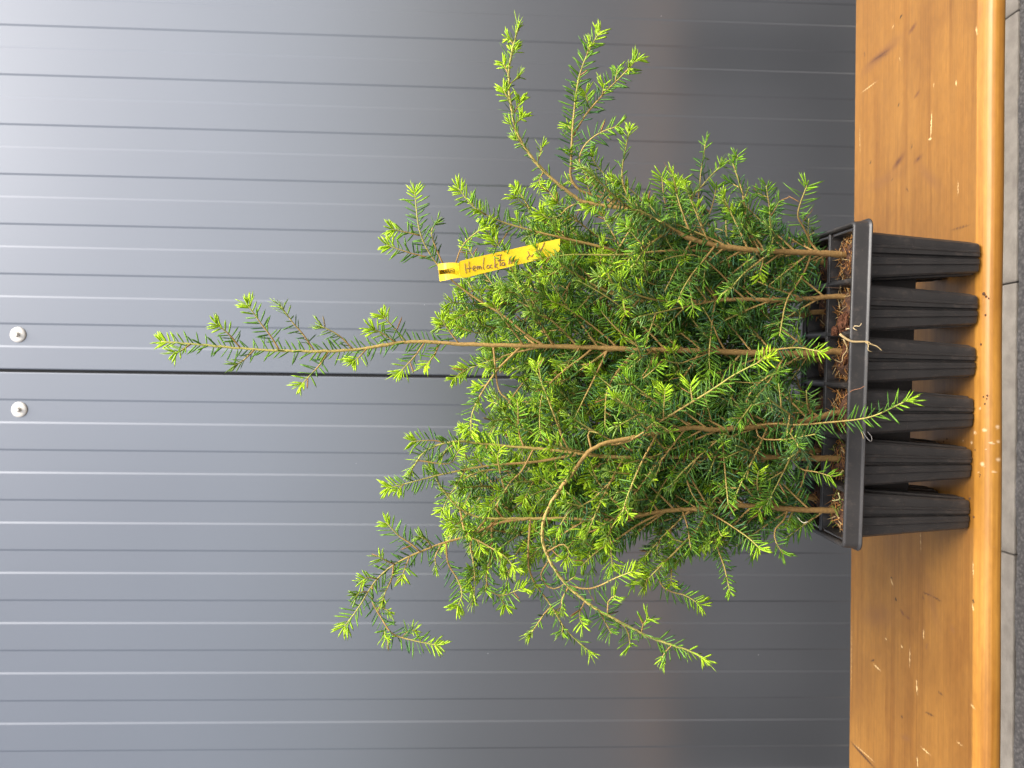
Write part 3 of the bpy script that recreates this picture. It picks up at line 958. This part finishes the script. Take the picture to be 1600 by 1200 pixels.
for a in ([(640, 870), (632, 890), (628, 905)], [(618, 882), (600, 875), (592, 868)], [(590, 905), (575, 902), (565, 908)], [(585, 950), (600, 950), (610, 958)], [(605, 978), (600, 990), (606, 1000)], [(628, 996), (640, 985), (650, 985)],
          [(575, 925), (563, 925), (556, 932)], [(690, 850), (680, 870), (682, 890)], [(725, 840), (715, 820), (700, 810)], [(675, 857), (668, 845), (655, 838)]):
    tr('F6', .765, .755, a, r=.0007, nf=.1, fresh=.8, L=.0140)
for a in ([(1000, 990), (1005, 975), (1015, 965)], [(1045, 1006), (1035, 1022), (1038, 1034)], [(945, 958), (950, 940), (962, 930)], [(915, 938), (905, 955), (910, 975)], [(890, 920), (878, 935), (880, 955)]):
    tr('F4', .73, .715, a, r=.0008, nf=.1, fresh=.6, L=.0165)
# --- second
tr('F2', .79, .775, [(1075, 472), (1040, 452), (1010, 440), (985, 430)], r=.0012, nf=.55, fresh=.3)
tr('F2', .79, .77, [(1120, 470), (1085, 430), (1045, 420), (1020, 425)], r=.0011, nf=.1, fresh=.2, hue=.05)
tr('F2', .79, .76, [(1160, 468), (1130, 432), (1090, 400), (1050, 402), (1030, 410)], r=.0011, nf=.1, fresh=.2, hue=.05)
tr('F2', .80, .77, [(1100, 471), (1080, 430), (1070, 405)], r=.0009, nf=.2, fresh=.2)
tr('F2', .79, .765, [(1020, 474), (1000, 450), (995, 445)], r=.001, nf=.9, fresh=.1)
# --- tallest
tr('F3', .79, .765, [(865, 541), (838, 504), (819, 472), (804, 434), (797, 414), (784, 391), (769, 369)], r=.0013, nf=.45, fresh=1.0, tw=.022)
tr('F3', .79, .775, [(850, 541), (819, 520), (790, 495), (759, 476), (735, 460), (705, 437), (682, 412), (669, 391), (658, 370), (652, 340), (648, 297)], r=.0014, nf=.62, fresh=.8)
tr('F3', .775, .77, [(656, 368), (635, 363), (612, 358)], r=.0008, nf=.1, fresh=.9)
tr('F3', .775, .77, [(669, 402), (640, 395), (604, 383)], r=.0008, nf=.12, fresh=.9)
tr('F3', .775, .77, [(692, 412), (680, 385), (674, 362), (684, 345)], r=.0008, nf=.2, fresh=.5)
tr('F3', .78, .765, [(712, 412), (722, 385), (742, 365), (757, 356)], r=.0008, nf=.3, fresh=.9)
for a in ([(441, 543), (419, 521), (402, 497), (385, 474)], [(492, 541), (478, 527), (462, 510), (438, 477)], [(550, 541), (525, 521), (500, 509)], [(378, 540), (356, 521), (338, 506)],
          [(397, 548), (382, 562), (366, 571)], [(512, 549), (500, 570), (487, 584), (469, 603)], [(636, 532), (615, 512), (597, 492)], [(619, 534), (600, 522), (580, 513)],
          [(665, 538), (645, 560), (622, 585)], [(690, 539), (675, 560), (662, 574)], [(575, 545), (560, 560), (550, 566)], [(720, 539), (700, 515), (690, 500)], [(300, 538), (285, 548), (272, 552)]):
    tr('F3', .79, .78, a, r=.0009, nf=.12, fresh=1.0, gap=.0021)
tr('F3', .79, .77, [(815, 542), (797, 558), (780, 575), (755, 610), (738, 645), (736, 680)], r=.0014, nf=.38, fresh=1.1, tw=.02, twl=(.012, .022), hue=.1)
tr('F3', .785, .78, [(774, 582), (780, 610), (800, 632), (812, 660)], r=.0011, nf=.6, fresh=.5)
tr('F3', .79, .775, [(968, 544), (920, 505), (880, 478), (860, 470)], r=.0011, nf=.35, fresh=.5)
tr('F3', .79, .775, [(1003, 545), (965, 515), (938, 485)], r=.0011, nf=.3, fresh=.3)
tr('F3', .79, .765, [(1040, 546), (1005, 510), (960, 472), (925, 450), (903, 438)], r=.0012, nf=.25, fresh=.9)
tr('F3', .79, .76, [(1130, 549), (1115, 510), (1098, 480)], r=.001, nf=.25, fresh=.1)
tr('F3', .79, .77, [(925, 544), (905, 562), (880, 580), (850, 612), (843, 650), (845, 680)], r=.0013, nf=.45, fresh=.5)
tr('F3', .79, .77, [(950, 545), (930, 588), (908, 632), (895, 660)], r=.0012, nf=.3, fresh=.2)
tr('F3', .79, .77, [(995, 546), (965, 580), (948, 615), (945, 670)], r=.0012, nf=.25, fresh=.3)
tr('F3', .79, .74, [(1030, 547), (1010, 580), (1000, 595), (1030, 570)], r=.0009, nf=.3, fresh=.4, L=.016)
tr('F3', .79, .735, [(1180, 552), (1215, 546), (1245, 543), (1285, 550)], r=.0011, nf=.1, fresh=.6, L=.015)
tr('F3', .79, .74, [(1120, 548), (1085, 560), (1060, 568), (1040, 562)], r=.0009, nf=.1, fresh=.4)
tr('F3', .79, .735, [(905, 542), (895, 560), (880, 568), (872, 572)], r=.001, nf=.3, fresh=1.2, hue=.12, L=.016)
# --- arching leader
tr('F4', .765, .70, [(935, 697), (980, 690), (1029, 660), (1070, 635), (1114, 608), (1150, 584), (1205, 557)], r=.0013, nf=.12, fresh=.75, L=.0185, gap=.0022, hue=.10, tw=.05, twl=(.012, .03))
tr('F4', .78, .70, [(1165, 668), (1205, 662), (1245, 664), (1282, 661), (1325, 657), (1362, 651), (1400, 634), (1423, 623)], r=.0012, nf=.08, fresh=.55, L=.0175, gap=.0020, hue=.04)
tr('F4', .78, .725, [(1180, 667), (1185, 683), (1215, 687), (1255, 682), (1275, 678)], r=.0010, nf=.2, fresh=.1, L=.018)
tr('F4', .78, .75, [(1115, 672), (1128, 690), (1131, 715), (1134, 750), (1138, 790)], r=.0011, nf=.1, fresh=.2, gap=.0024, L=.018)
tr('F4', .78, .76, [(1175, 667), (1167, 645), (1168, 622), (1190, 595), (1220, 580)], r=.0011, nf=.1, fresh=.3, gap=.0022)
tr('F4', .78, .74, [(1270, 655), (1262, 635), (1260, 610)], r=.0010, nf=.2, fresh=.2, hue=.1)
tr('F4', .79, .76, [(1103, 673), (1100, 650), (1102, 610)], r=.0010, nf=.2, fresh=.1)
tr('F4', .765, .75, [(895, 678), (920, 675), (935, 677)], r=.0011, nf=.9, fresh=.1)
tr('F4', .755, .71, [(888, 915), (915, 920), (935, 916), (962, 903), (988, 893)], r=.001, nf=.1, fresh=.8, L=.0175)
tr('F4', .755, .72, [(965, 968), (980, 985), (985, 1010)], r=.0009, nf=.1, fresh=.5, L=.0165)
tr('F4', .745, .72, [(930, 950), (945, 970), (955, 990)], r=.0009, nf=.1, fresh=.3, L=.017)
tr('F4', .765, .75, [(855, 862), (880, 850), (890, 865), (882, 875)], r=.0009, nf=.1, fresh=1.0)
tr('F4', .765, .75, [(858, 875), (845, 900), (865, 920), (900, 900)], r=.0009, nf=.1, fresh=.3, L=.017)
# --- two bowing tips
tr('F5', .785, .77, [(905, 709), (870, 716), (833, 722), (760, 728), (687, 742), (637, 755), (604, 763)], r=.0016, nf=.72, fresh=1.0, tw=.026)
tr('F5', .775, .765, [(687, 742), (705, 720), (720, 700)], r=.0008, nf=.2, fresh=.8)
tr('F5', .785, .765, [(815, 700), (810, 668), (810, 640), (808, 628)], r=.001, nf=.2, fresh=.5, hue=.1)
tr('F5', .775, .765, [(720, 691), (700, 700), (690, 716)], r=.0008, nf=.2, fresh=.8)
tr('F5', .775, .765, [(700, 692), (675, 688), (643, 690)], r=.0008, nf=.2, fresh=.8)
tr('F5', .785, .75, [(790, 770), (782, 740), (778, 715), (782, 700)], r=.001, nf=.05, fresh=1.0, hue=.1)
tr('F5', .785, .765, [(1065, 714), (1070, 735), (1078, 765), (1090, 785), (1102, 797)], r=.0011, nf=.3, fresh=.2)
tr('F5', .785, .77, [(1015, 720), (975, 735), (945, 762), (920, 785), (890, 800), (870, 830)], r=.0014, nf=.6, fresh=.6)
tr('F5', .79, .76, [(1235, 715), (1255, 735), (1285, 738), (1300, 745)], r=.001, nf=.2, fresh=.5)
tr('F5', .79, .75, [(1200, 716), (1180, 700), (1150, 685), (1130, 678)], r=.001, nf=.2, fresh=.2, hue=.08)
tr('F5', .79, .745, [(1240, 715), (1235, 705), (1238, 690)], r=.0009, nf=.2, fresh=.6, hue=.1)
tr('F5', .78, .765, [(833, 722), (800, 750), (775, 790), (760, 800)], r=.0011, nf=.3, fresh=.6)
# --- forked hooked tip
tr('F6', .785, .76, [(830, 811), (790, 815), (763, 823), (733, 837), (697, 847), (657, 862), (623, 878), (597, 897), (580, 917), (560, 950), (537, 980)], r=.0016, nf=.40, fresh=.75, gap=.0021)
tr('F6', .765, .75, [(582, 915), (582, 940), (597, 967), (613, 990), (643, 1000), (687, 1009)], r=.001, nf=.12, fresh=.8, gap=.0020)
tr('F6', .77, .765, [(657, 862), (640, 848), (624, 838), (603, 816)], r=.0009, nf=.12, fresh=.7)
tr('F6', .765, .755, [(615, 882), (612, 905), (602, 925), (598, 940)], r=.0008, nf=.1, fresh=.8)
tr('F6', .775, .76, [(760, 808), (745, 830), (735, 850), (740, 880), (742, 905), (740, 940)], r=.0011, nf=.2, fresh=1.0, tw=.018)
tr('F6', .775, .76, [(697, 847), (700, 880), (715, 905), (722, 930), (712, 952)], r=.0010, nf=.2, fresh=.8)
tr('F6', .775, .75, [(707, 822), (740, 840), (765, 855), (790, 870), (805, 890)], r=.0011, nf=.2, fresh=1.1, tw=.016, hue=.08)
tr('F6', .775, .755, [(770, 850), (768, 875), (760, 900), (770, 930), (800, 925), (820, 918)], r=.0010, nf=.1, fresh=.9, tw=.018)
tr('F6', .78, .745, [(830, 850), (825, 868), (830, 900), (845, 925), (862, 947), (885, 985), (925, 1021)], r=.0013, nf=.1, fresh=.85, L=.016, tw=.03, twl=(.012, .02))
tr('F6', .76, .75, [(862, 947), (850, 960), (840, 975), (828, 992)], r=.0009, nf=.15, fresh=.9)
tr('F6', .785, .76, [(1110, 796), (1097, 817), (1067, 850), (1045, 872), (1030, 887), (1005, 912)], r=.0015, nf=.05, fresh=.7, tw=.018, gap=.0015)
tr('F6', .785, .765, [(1125, 795), (1117, 842), (1130, 880), (1141, 926)], r=.0009, nf=.2, fresh=.45, L=.0105)
tr('F6', .775, .76, [(1030, 885), (1032, 912), (1050, 925), (1070, 930), (1096, 946)], r=.0009, nf=.1, fresh=.7)
tr('F6', .785, .74, [(1085, 798), (1111, 803), (1152, 828), (1175, 845), (1190, 860)], r=.0010, nf=.2, fresh=.6)
tr('F6', .79, .76, [(1235, 797), (1225, 812), (1207, 834), (1215, 850), (1224, 866)], r=.0010, nf=.2, fresh=.3)
tr('F6', .79, .75, [(1195, 792), (1185, 770), (1183, 745), (1186, 735)], r=.0010, nf=.25, fresh=.8, hue=.1)
tr('F6', .785, .77, [(1042, 798), (1000, 818), (965, 842), (935, 860), (908, 885)], r=.0014, nf=.3, fresh=.5)
tr('F6', .785, .765, [(954, 812), (954, 840), (955, 870), (958, 890)], r=.0010, nf=.1, fresh=.9, hue=.06)
tr('F6', .785, .77, [(935, 862), (915, 848), (905, 840)], r=.0009, nf=.2, fresh=.6)
tr('F6', .785, .765, [(1070, 797), (1075, 830), (1080, 860)], r=.0009, nf=.1, fresh=.3)
# --- a few of the back row that can be followed
tr('B2', .85, .83, [(870, 470), (830, 455), (790, 455), (755, 452), (725, 455)], r=.0011, nf=.2, fresh=.8, tw=.018)
tr('B2', .85, .82, [(830, 468), (800, 490), (760, 520), (720, 512), (688, 500)], r=.0011, nf=.2, fresh=.8, tw=.018)
tr('B6', .85, .82, [(880, 800), (830, 835), (800, 880), (790, 925)], r=.0012, nf=.2, fresh=.8, tw=.02)
tr('B6', .86, .84, [(1000, 790), (960, 830), (930, 860), (925, 890)], r=.0012, nf=.2, fresh=.5, tw=.02)
tr('B5', .86, .84, [(830, 755), (790, 735), (740, 740), (705, 770), (690, 800)], r=.0012, nf=.2, fresh=.8, tw=.02)

# free branches that fill the crowns: per plant how many, span of the stem (arc fraction), length range
FILL = {'F1': (34, .09, .52, .06, .115), 'F2': (34, .12, .85, .06, .115), 'F3': (34, .07, .50, .06, .12), 'F4': (30, .09, .40, .06, .11), 'F5': (32, .10, .66, .06, .115), 'F6': (34, .09, .62, .06, .11),
        'B1': (44, .08, .95, .06, .12), 'B2': (44, .08, .95, .06, .12), 'B3': (46, .08, .95, .06, .125), 'B4': (46, .08, .95, .06, .125), 'B5': (44, .08, .95, .06, .12), 'B6': (42, .08, .92, .06, .12)}
plants, stem_paths = {}, {}
for (row, c), (label, key) in LABELS.items():
    cx, cy = cells[(row, c)]
    base = tray_pt(cx, cy, .118)
    pl = empty('hemlock_seedling', tuple(base))
    tag(pl, label, 'seedling', 'hemlock seedlings in the black tray')
    plants[key] = pl
    # soil plug with a crumbly top
    n = 13
    hb, ht = .0195, .0212
    V, F = [], []
    seed = row * 10 + c
    tilt = rng.normal(0, .06)
    zt = .1275 if row == 0 else .125
    for i in range(n):
        for j in range(n):
            u, v = (i / (n - 1) * 2 - 1), (j / (n - 1) * 2 - 1)
            e = max(abs(u), abs(v))
            z = zt + .0095 * (1 - e ** 2) + .0045 * mnoise.noise((u * 1.6 + seed * 3, v * 1.6, 0)) + .003 * mnoise.noise((u * 6 + seed, v * 6, 4)) + tilt * u * .02
            V.append((cx + u * ht * (1 if e < 1 else .985), cy + v * ht * (1 if e < 1 else .985), z))
    for i in range(n - 1):
        for j in range(n - 1):
            F.append((i * n + j, (i + 1) * n + j, (i + 1) * n + j + 1, i * n + j + 1))
    ringi = [(i, 0) for i in range(n)] + [(n - 1, j) for j in range(1, n)] + [(i, n - 1) for i in range(n - 2, -1, -1)] + [(0, j) for j in range(n - 2, 0, -1)]
    rid = [a * n + b for a, b in ringi]
    nv = len(V)
    for a in rid:
        x, y, z = V[a]
        V.append((cx + (x - cx) * .80, cy + (y - cy) * .80, .088))
    kk = len(rid)
    for q in range(kk):
        F.append((rid[q], nv + q, nv + (q + 1) % kk, rid[(q + 1) % kk]))
    F.append(tuple(nv + q for q in range(kk)))
    V = [tuple(TR @ Vector(p)) for p in V]
    soil = link('soil_plug', mesh_np('soil_plug', V, F), M_SOIL, pl)
    # peat fibres and bark shreds on the soil
    Wd = Wood()
    for q in range(130 if row == 0 else 30):
        u, v = rng.uniform(-1, 1, 2)
        p = tray_pt(cx + u * .021, cy + v * .021, zt + .0085 * (1 - max(abs(u), abs(v)) ** 2) + rng.uniform(-.001, .005))
        a = rng.uniform(0, 2 * math.pi)
        d = np.array([math.cos(a), math.sin(a), rng.normal(.1, .45)])
        l = rng.uniform(.004, .014)
        pp = sprout(p, d, l, droop=.6, wander=.5, step=.003)
        pp[:, 2] = np.maximum(pp[:, 2], BENCH_Z + .122)
        t = rng.random()
        cc = np.array([.52, .25, .07, 1]) * t + np.array([.19, .08, .03, 1]) * (1 - t) if rng.random() < .8 else np.array([.50, .36, .17, 1])
        if key in ('F6', 'F5') and rng.random() < .25: cc = np.array([.22, .26, .05, 1])
        cc[3] = 1
        Wd.add(pp, np.linspace(rng.uniform(.0003, .0012), .0002, len(pp)), 3, cc)
    fo = link('root_fibre', Wd.mesh('root_fibre'), M_FIBRE)
    fo.parent = soil; tag(fo, kind='stuff')
    # stem
    S = STEMS[key]
    px = list(S['px'])
    D0 = base[1]
    path = traced(px, D0, S['D1'])
    first = base.copy(); first[0] = path[0][0] * .6 + base[0] * .4; first[2] = BENCH_Z + .105
    path = smoothpath(np.vstack([first[None], path[2::4], path[-1:]]), .005)
    path[3:-3] += rng.normal(0, .00022, path[3:-3].shape)
    stem_paths[key] = path
    m = len(path)
    W_ = Wood()
    t = np.linspace(0, 1, m)
    rad = S['r'][0] + (S['r'][1] - S['r'][0]) * t ** .85
    rad = rad * (1 + .06 * np.sin(t * 90) * (rng.random(m) > .4) + .10 * np.where(rng.random(m) < .16, 1, 0)) + .0012 * np.exp(-t * 40)
    W_.add(path, rad, 9, wood_col(m, .1, .95))
    st = link('stem', W_.mesh('stem'), M_BARK, pl)
    N_ = Needles()
    needle_twig(N_, path, S['fresh'], .015, S['nf'], S.get('gap', .0018), tip=.03)
    ne = link('needles', N_.mesh('needles'), M_NEEDLE); ne.parent = st; tag(ne, kind='stuff')

for owner, D0, D1, px, kw in T:
    path = traced(px, D0, D1)
    b = Branch()
    fresh = kw.get('fresh', .6)
    # start on the stem itself where it begins near it
    sp = stem_paths[owner]
    j = np.argmin(np.linalg.norm(sp - path[0], axis=1))
    if np.linalg.norm(sp[j] - path[0]) < .03:
        path = smoothpath(np.vstack([sp[j][None], path[3::3], path[-1:]]), .005)
    b.shoot(path, kw.get('r', .0012), .00055, fresh, kw.get('nf', .1), kw.get('L', .0155), (.35, 1.0) if fresh > .5 else (.3, .85), kw.get('hue', 0.), 7, kw.get('gap', .0019), kw.get('face', FACE_CAM if rng.random() < .75 else None))
    if 'tw' in kw:
        lo, hi = kw.get('twl', (.012, .03))
        b.twigs(path, kw['tw'], lo, hi, fresh, start=max(.1, kw.get('nf', .1) * .6), hue=kw.get('hue', 0.) * .5)
    b.build(plants[owner])

for key, (cnt, s0, s1, l0, l1) in FILL.items():
    sp = stem_paths[key]
    seg = np.r_[0, np.cumsum(np.linalg.norm(np.diff(sp, axis=0), axis=1))]; seg /= seg[-1]
    Tn = norm(np.gradient(sp, axis=0))
    az = rng.uniform(0, 2 * math.pi)
    front = key[0] == 'F'
    for q in range(cnt):
        f = s0 + (s1 - s0) * (q + rng.random()) / cnt
        p = np.array([np.interp(f, seg, sp[:, k]) for k in range(3)])
        for _ in range(12):
            az += 2.4 + rng.normal(0, .4)
            toward = -math.sin(az)             # 1 = straight at the camera
            if front and toward > .35 and rng.random() < (.9 if f < .5 * (s0 + s1) + .1 else .6): continue
            break
        hrel = (p[2] - (BENCH_Z + .12)) / .36
        up = math.radians(rng.normal(38, 14))
        d = np.array([math.cos(az) * math.cos(up), math.sin(az) * math.cos(up), math.sin(up)])
        l = rng.uniform(l0, l1) * (1.05 - .30 * max(0, hrel - .4))
        outer = p + d * l
        if abs(outer[0] - .01) > .20: l *= .6
        if hrel < .12: l *= .7
        fr = float(np.clip(.12 + 1.05 * hrel + rng.normal(0, .15), .05, 1.0))
        b = Branch()
        path = sprout(p, d, l, droop=.35, lift=.25, wander=.10)
        b.shoot(path, .0012, .0006, fr, .06, .0158, (.42, 1.0), 0., 5, .00165, FACE_CAM if rng.random() < .4 else None)
        b.twigs(path, .024, .018, .050, fr, start=.15)
        b.build(plants[key])

# roots and bark lumps lying over the rim
def strand(owner, pts, D0, D1, r0, r1, colr, parent_name='root'):
    path = traced(pts, D0, D1, .002)
    W_ = Wood(); W_.add(path, np.linspace(r0, r1, len(path)), 5, np.array([*colr, 1]))
    link(parent_name, W_.mesh(parent_name), M_FIBRE, plants[owner])
RC = (.46, .33, .16)
strand('F3', [(1312, 522), (1320, 528), (1331, 533.5), (1345, 534), (1356, 534), (1361, 538), (1370, 541), (1378, 548)], .752, .742, .0015, .0004, RC)
strand('F3', [(1355, 534), (1357, 541), (1356, 547), (1363, 550)], .744, .743, .0006, .0002, RC)
strand('F3', [(1352, 535), (1358, 538), (1364, 537)], .744, .743, .0005, .0002, RC)
strand('F2', [(1322, 514), (1330, 513), (1336, 509), (1343, 510), (1346, 505)], .757, .746, .0008, .0003, (.55, .42, .24))
strand('F2', [(1333, 512), (1336, 515), (1339, 516)], .75, .747, .0006, .0003, (.55, .42, .24))
strand('F3', [(1318, 530), (1324, 545), (1317, 556), (1315, 566), (1304, 562)], .765, .77, .0009, .0003, RC)
strand('F4', [(1320, 619), (1332, 610), (1344, 607), (1351, 603)], .76, .744, .0005, .0003, (.30, .14, .08))
strand('F4', [(1348, 674), (1355, 685), (1361, 690), (1362, 683), (1356, 675)], .742, .742, .0002, .0002, (.6, .55, .5))
strand('F4', [(1345, 672), (1348, 680), (1349, 686)], .742, .741, .0007, .0004, (.45, .33, .15))
strand('F2', [(1318, 430), (1313, 450), (1322, 440), (1324, 432)], .79, .79, .0003, .0002, RC)
strand('F2', [(1322, 436), (1314, 443), (1313, 455), (1318, 462)], .785, .79, .0003, .0002, RC)
strand('F5', [(1318, 735), (1306, 744), (1295, 740)], .78, .79, .0009, .0004, (.50, .44, .16))
strand('F6', [(1310, 770), (1312, 780), (1300, 782)], .785, .79, .0008, .0004, (.52, .50, .22))
strand('F6', [(1262, 815), (1256, 817), (1250, 813), (1246, 808)], .77, .775, .0006, .0003, (.55, .48, .36))
strand('F2', [(1262, 450), (1290, 449), (1312, 450)], .80, .79, .0002, .0002, (.30, .18, .12))
for owner, (x, y), D, s in (('F2', (1319, 505), .776, (.011, .007, .0055)), ('F3', (1322, 556), .78, (.009, .008, .004)), ('F2', (1305, 517), .785, (.005, .004, .004))):
    bm = bmesh.new()
    bmesh.ops.create_icosphere(bm, subdivisions=4, radius=1)
    w = at(x, y, D)
    for v in bm.verts:
        q = v.co.copy()
        f = 1 + .40 * mnoise.noise(q * 1.7 + Vector((x, y, 0))) + .28 * mnoise.noise(q * 4.5) + .16 * mnoise.noise(q * 11)
        v.co = Vector((w[0] + q.x * s[0] * f, w[1] + q.y * s[1] * f, w[2] + q.z * s[2] * f))
    link('bark_lump', bm_mesh('bark_lump', bm), mat_simple('bark_lump', (.115, .048, .026), .95, .15, var=.6, scale=320, bump=.9, bscale=260, bdist=.002), plants[owner])

# ------------------------------------------------------------------ yellow loop label
TAG_D = .772
lab = empty('plant_label', tuple(at(705, 428, TAG_D)))
tag(lab, 'yellow plastic loop label with handwriting, hanging on a seedling twig', 'label')
def strip_mesh(name, top, bot, Dt, thick=.0005, n=14):
    """band between two pixel polylines, depth list Dt along it"""
    Tp = np.array([at(x, y, d) for (x, y), d in zip(top, Dt)])
    Bp = np.array([at(x, y, d) for (x, y), d in zip(bot, Dt)])
    Tp, Bp = smoothpath(Tp, .003), smoothpath(Bp, .003)
    m = max(len(Tp), len(Bp))
    f = lambda P: np.stack([np.interp(np.linspace(0, 1, m), np.linspace(0, 1, len(P)), P[:, k]) for k in range(3)], 1)
    Tp, Bp = f(Tp), f(Bp)
    nrm = norm(np.cross(np.gradient(Tp, axis=0), Bp - Tp))
    V = np.vstack([Tp + nrm * thick / 2, Bp + nrm * thick / 2, Tp - nrm * thick / 2, Bp - nrm * thick / 2])
    F = []
    for i in range(m - 1):
        F += [(i, i + 1, m + i + 1, m + i), (2 * m + i, 3 * m + i, 3 * m + i + 1, 2 * m + i + 1),
              (i, 2 * m + i, 2 * m + i + 1, i + 1), (m + i, m + i + 1, 3 * m + i + 1, 3 * m + i)]
    F += [(0, m, 3 * m, 2 * m), (m - 1, 3 * m - 1, 4 * m - 1, 2 * m - 1)]
    me = mesh_np(name, V, F)
    bm = bmesh.new(); bm.from_mesh(me); bmesh.ops.recalc_face_normals(bm, faces=bm.faces); bm.to_mesh(me); bm.free()
    return me
TAGD = lambda x: .7615 + .004 * math.sin((x - 715) / 160 * math.pi) + .0035 * (x - 715) / 160
tx = [716, 722, 750, 790, 830, 866, 875]
top = [(716.5, 411), (719, 408), (750, 400.5), (790, 391.5), (830, 382.5), (866, 374.8), (875, 373)]
bot = [(717, 424), (723.5, 434), (750, 428), (790, 418.5), (830, 408.5), (866, 399), (874.6, 390)]
link('tail', strip_mesh('tail', top, bot, [TAGD(x) for x in tx]), M_TAG, lab)
# loop: two narrow straps in front of the twig, a broad band behind it
for tp, bt in (([(684.5, 412.5), (695, 411.2), (707, 410.3), (717, 411)], [(685, 422), (695, 421), (707, 418), (717, 415)]),
               ([(686, 429.5), (697, 428), (708, 428), (719, 431)], [(687.5, 439.5), (698, 437.5), (710, 435), (723, 433.5)])):
    link('strap', strip_mesh('strap', tp, bt, [.772, .764, .7618, .7618]), M_TAG, lab)
band = link('band', strip_mesh('band', [(684.5, 412.5), (688, 412), (700, 411.5), (712, 412), (718, 414)], [(687.5, 439.5), (690, 438), (702, 435), (713, 432), (719, 430)], [.772, .782, .785, .778, .765]), M_TAG, lab)
Wi = Wood()
for a in ([(687, 427), (687.5, 423.6), (689, 424.5), (688, 426.5)], [(690.5, 427), (691, 423.2), (693, 422.8)], [(693, 423.2), (694, 426)], [(695, 426), (696, 422.5), (698, 425.5)], [(699, 425.6), (700.5, 422), (702.5, 425)],
          [(703, 425), (704.5, 421), (706, 423.5)], [(706.5, 424.5), (708, 419.5), (709.5, 421), (708.5, 424.5)]):
    path = traced(a, .7755, .7755, .0006)
    for i, p_ in enumerate(path): p_[1] = .779
    Wi.add(path, .00030, 4)
link('printed_lettering', Wi.mesh('printed_lettering'), M_PRINT, lab)
# handwriting, stroke by stroke
Z1 = lambda x, y: (675 + x / 13.333, 365 + y / 13.333)
Z2 = lambda x, y: (770 + x / 13.333, 355 + y / 13.333)
strokes = [[Z1(*p) for p in s] for s in (
    [(680, 620), (690, 720), (712, 825)], [(765, 575), (770, 690), (775, 805)], [(718, 727), (770, 722), (818, 714)],
    [(850, 735), (895, 718), (905, 685), (872, 672), (846, 715), (862, 772), (918, 768)],
    [(938, 748), (935, 690), (962, 676), (978, 742), (982, 700), (1004, 670), (1025, 742)],
    [(1082, 490), (1066, 620), (1064, 715), (1090, 748)],
    [(1172, 650), (1135, 680), (1145, 722), (1185, 718), (1198, 680), (1168, 650)],
    [(1245, 648), (1208, 668), (1212, 712), (1265, 712)],
    [(1300, 470), (1305, 590), (1305, 715)], [(1362, 620), (1318, 672), (1375, 722)],
    [(1340, 452), (1400, 446), (1455, 440)], [(1425, 445), (1415, 560), (1412, 680)], [(1370, 575), (1420, 560), (1500, 548)],
    [(1505, 600), (1455, 612), (1445, 660), (1495, 662), (1508, 602), (1520, 672)])]
strokes += [[Z2(*p) for p in s] for s in (
    [(330, 772), (336, 700), (362, 690), (378, 762)], [(398, 757), (402, 690), (430, 684), (446, 748)], [(470, 715), (505, 700), (495, 675), (466, 695), (475, 745), (515, 735)],
    [(728, 500), (755, 590), (705, 640), (735, 680)], [(735, 600), (790, 590)], [(795, 622), (850, 555), (925, 478)], [(885, 592), (950, 520), (1015, 440)], [(965, 582), (1010, 470), (1075, 315)])]
Wi = Wood()
ix = np.array(tx, float)
for s in strokes:
    pts = [at(x, y, TAGD(x) - .0006) for x, y in s]
    path = smoothpath(pts, .0008)
    Wi.add(path, .00034 * rng.uniform(.85, 1.25), 4)
link('handwriting', Wi.mesh('handwriting'), M_INK, lab)

# ------------------------------------------------------------------ crumbs of soil on the board
crumbs = [(1541, 463, 2.2), (1538, 459, 3), (1545, 466, 1.6), (1540, 492, 1.8), (1537, 620, 1.6), (1543, 618, 1.8), (1539, 631, 1.6), (1542, 623, 1.2), (1533, 538, 2.0), (1524, 703, 1.4), (1519, 716, 1.8),
          (1516, 779, 2.0), (1522, 808, 2.0), (1468, 693, 1.4), (1475, 690, 1.8), (1480, 686, 1.4), (1524, 580, 1.2), (1490, 700, 1.1), (1473, 565, 1.0), (1532, 742, 1.3), (1504, 640, 1.2), (1531, 745, 1.0)]
for x, y, s in crumbs:
    w = on_board(x, y)
    bm = bmesh.new()
    bmesh.ops.create_icosphere(bm, subdivisions=2, radius=1)
    k = s * w[1] / FPX * .75
    for v in bm.verts:
        q = v.co.copy(); f = 1 + .45 * mnoise.noise(q * 1.9 + Vector((x, y, s)))
        v.co = Vector((q.x * k * f * 1.2, q.y * k * f, q.z * k * f * .8))
    o = link('soil_crumb', bm_mesh('soil_crumb', bm), M_SOIL)
    o.location = (w[0], w[1], w[2] + k * .45)
    tag(o, 'tiny dark crumb of soil lying on the bench board by the tray', 'crumb', 'soil crumbs on the bench')
print('OBJECTS', len(bpy.data.objects), 'TRIS', sum(sum(len(p.vertices) - 2 for p in m.polygons) if len(m.polygons) < 2000 else len(m.loops) - 2 * len(m.polygons) for m in bpy.data.meshes))
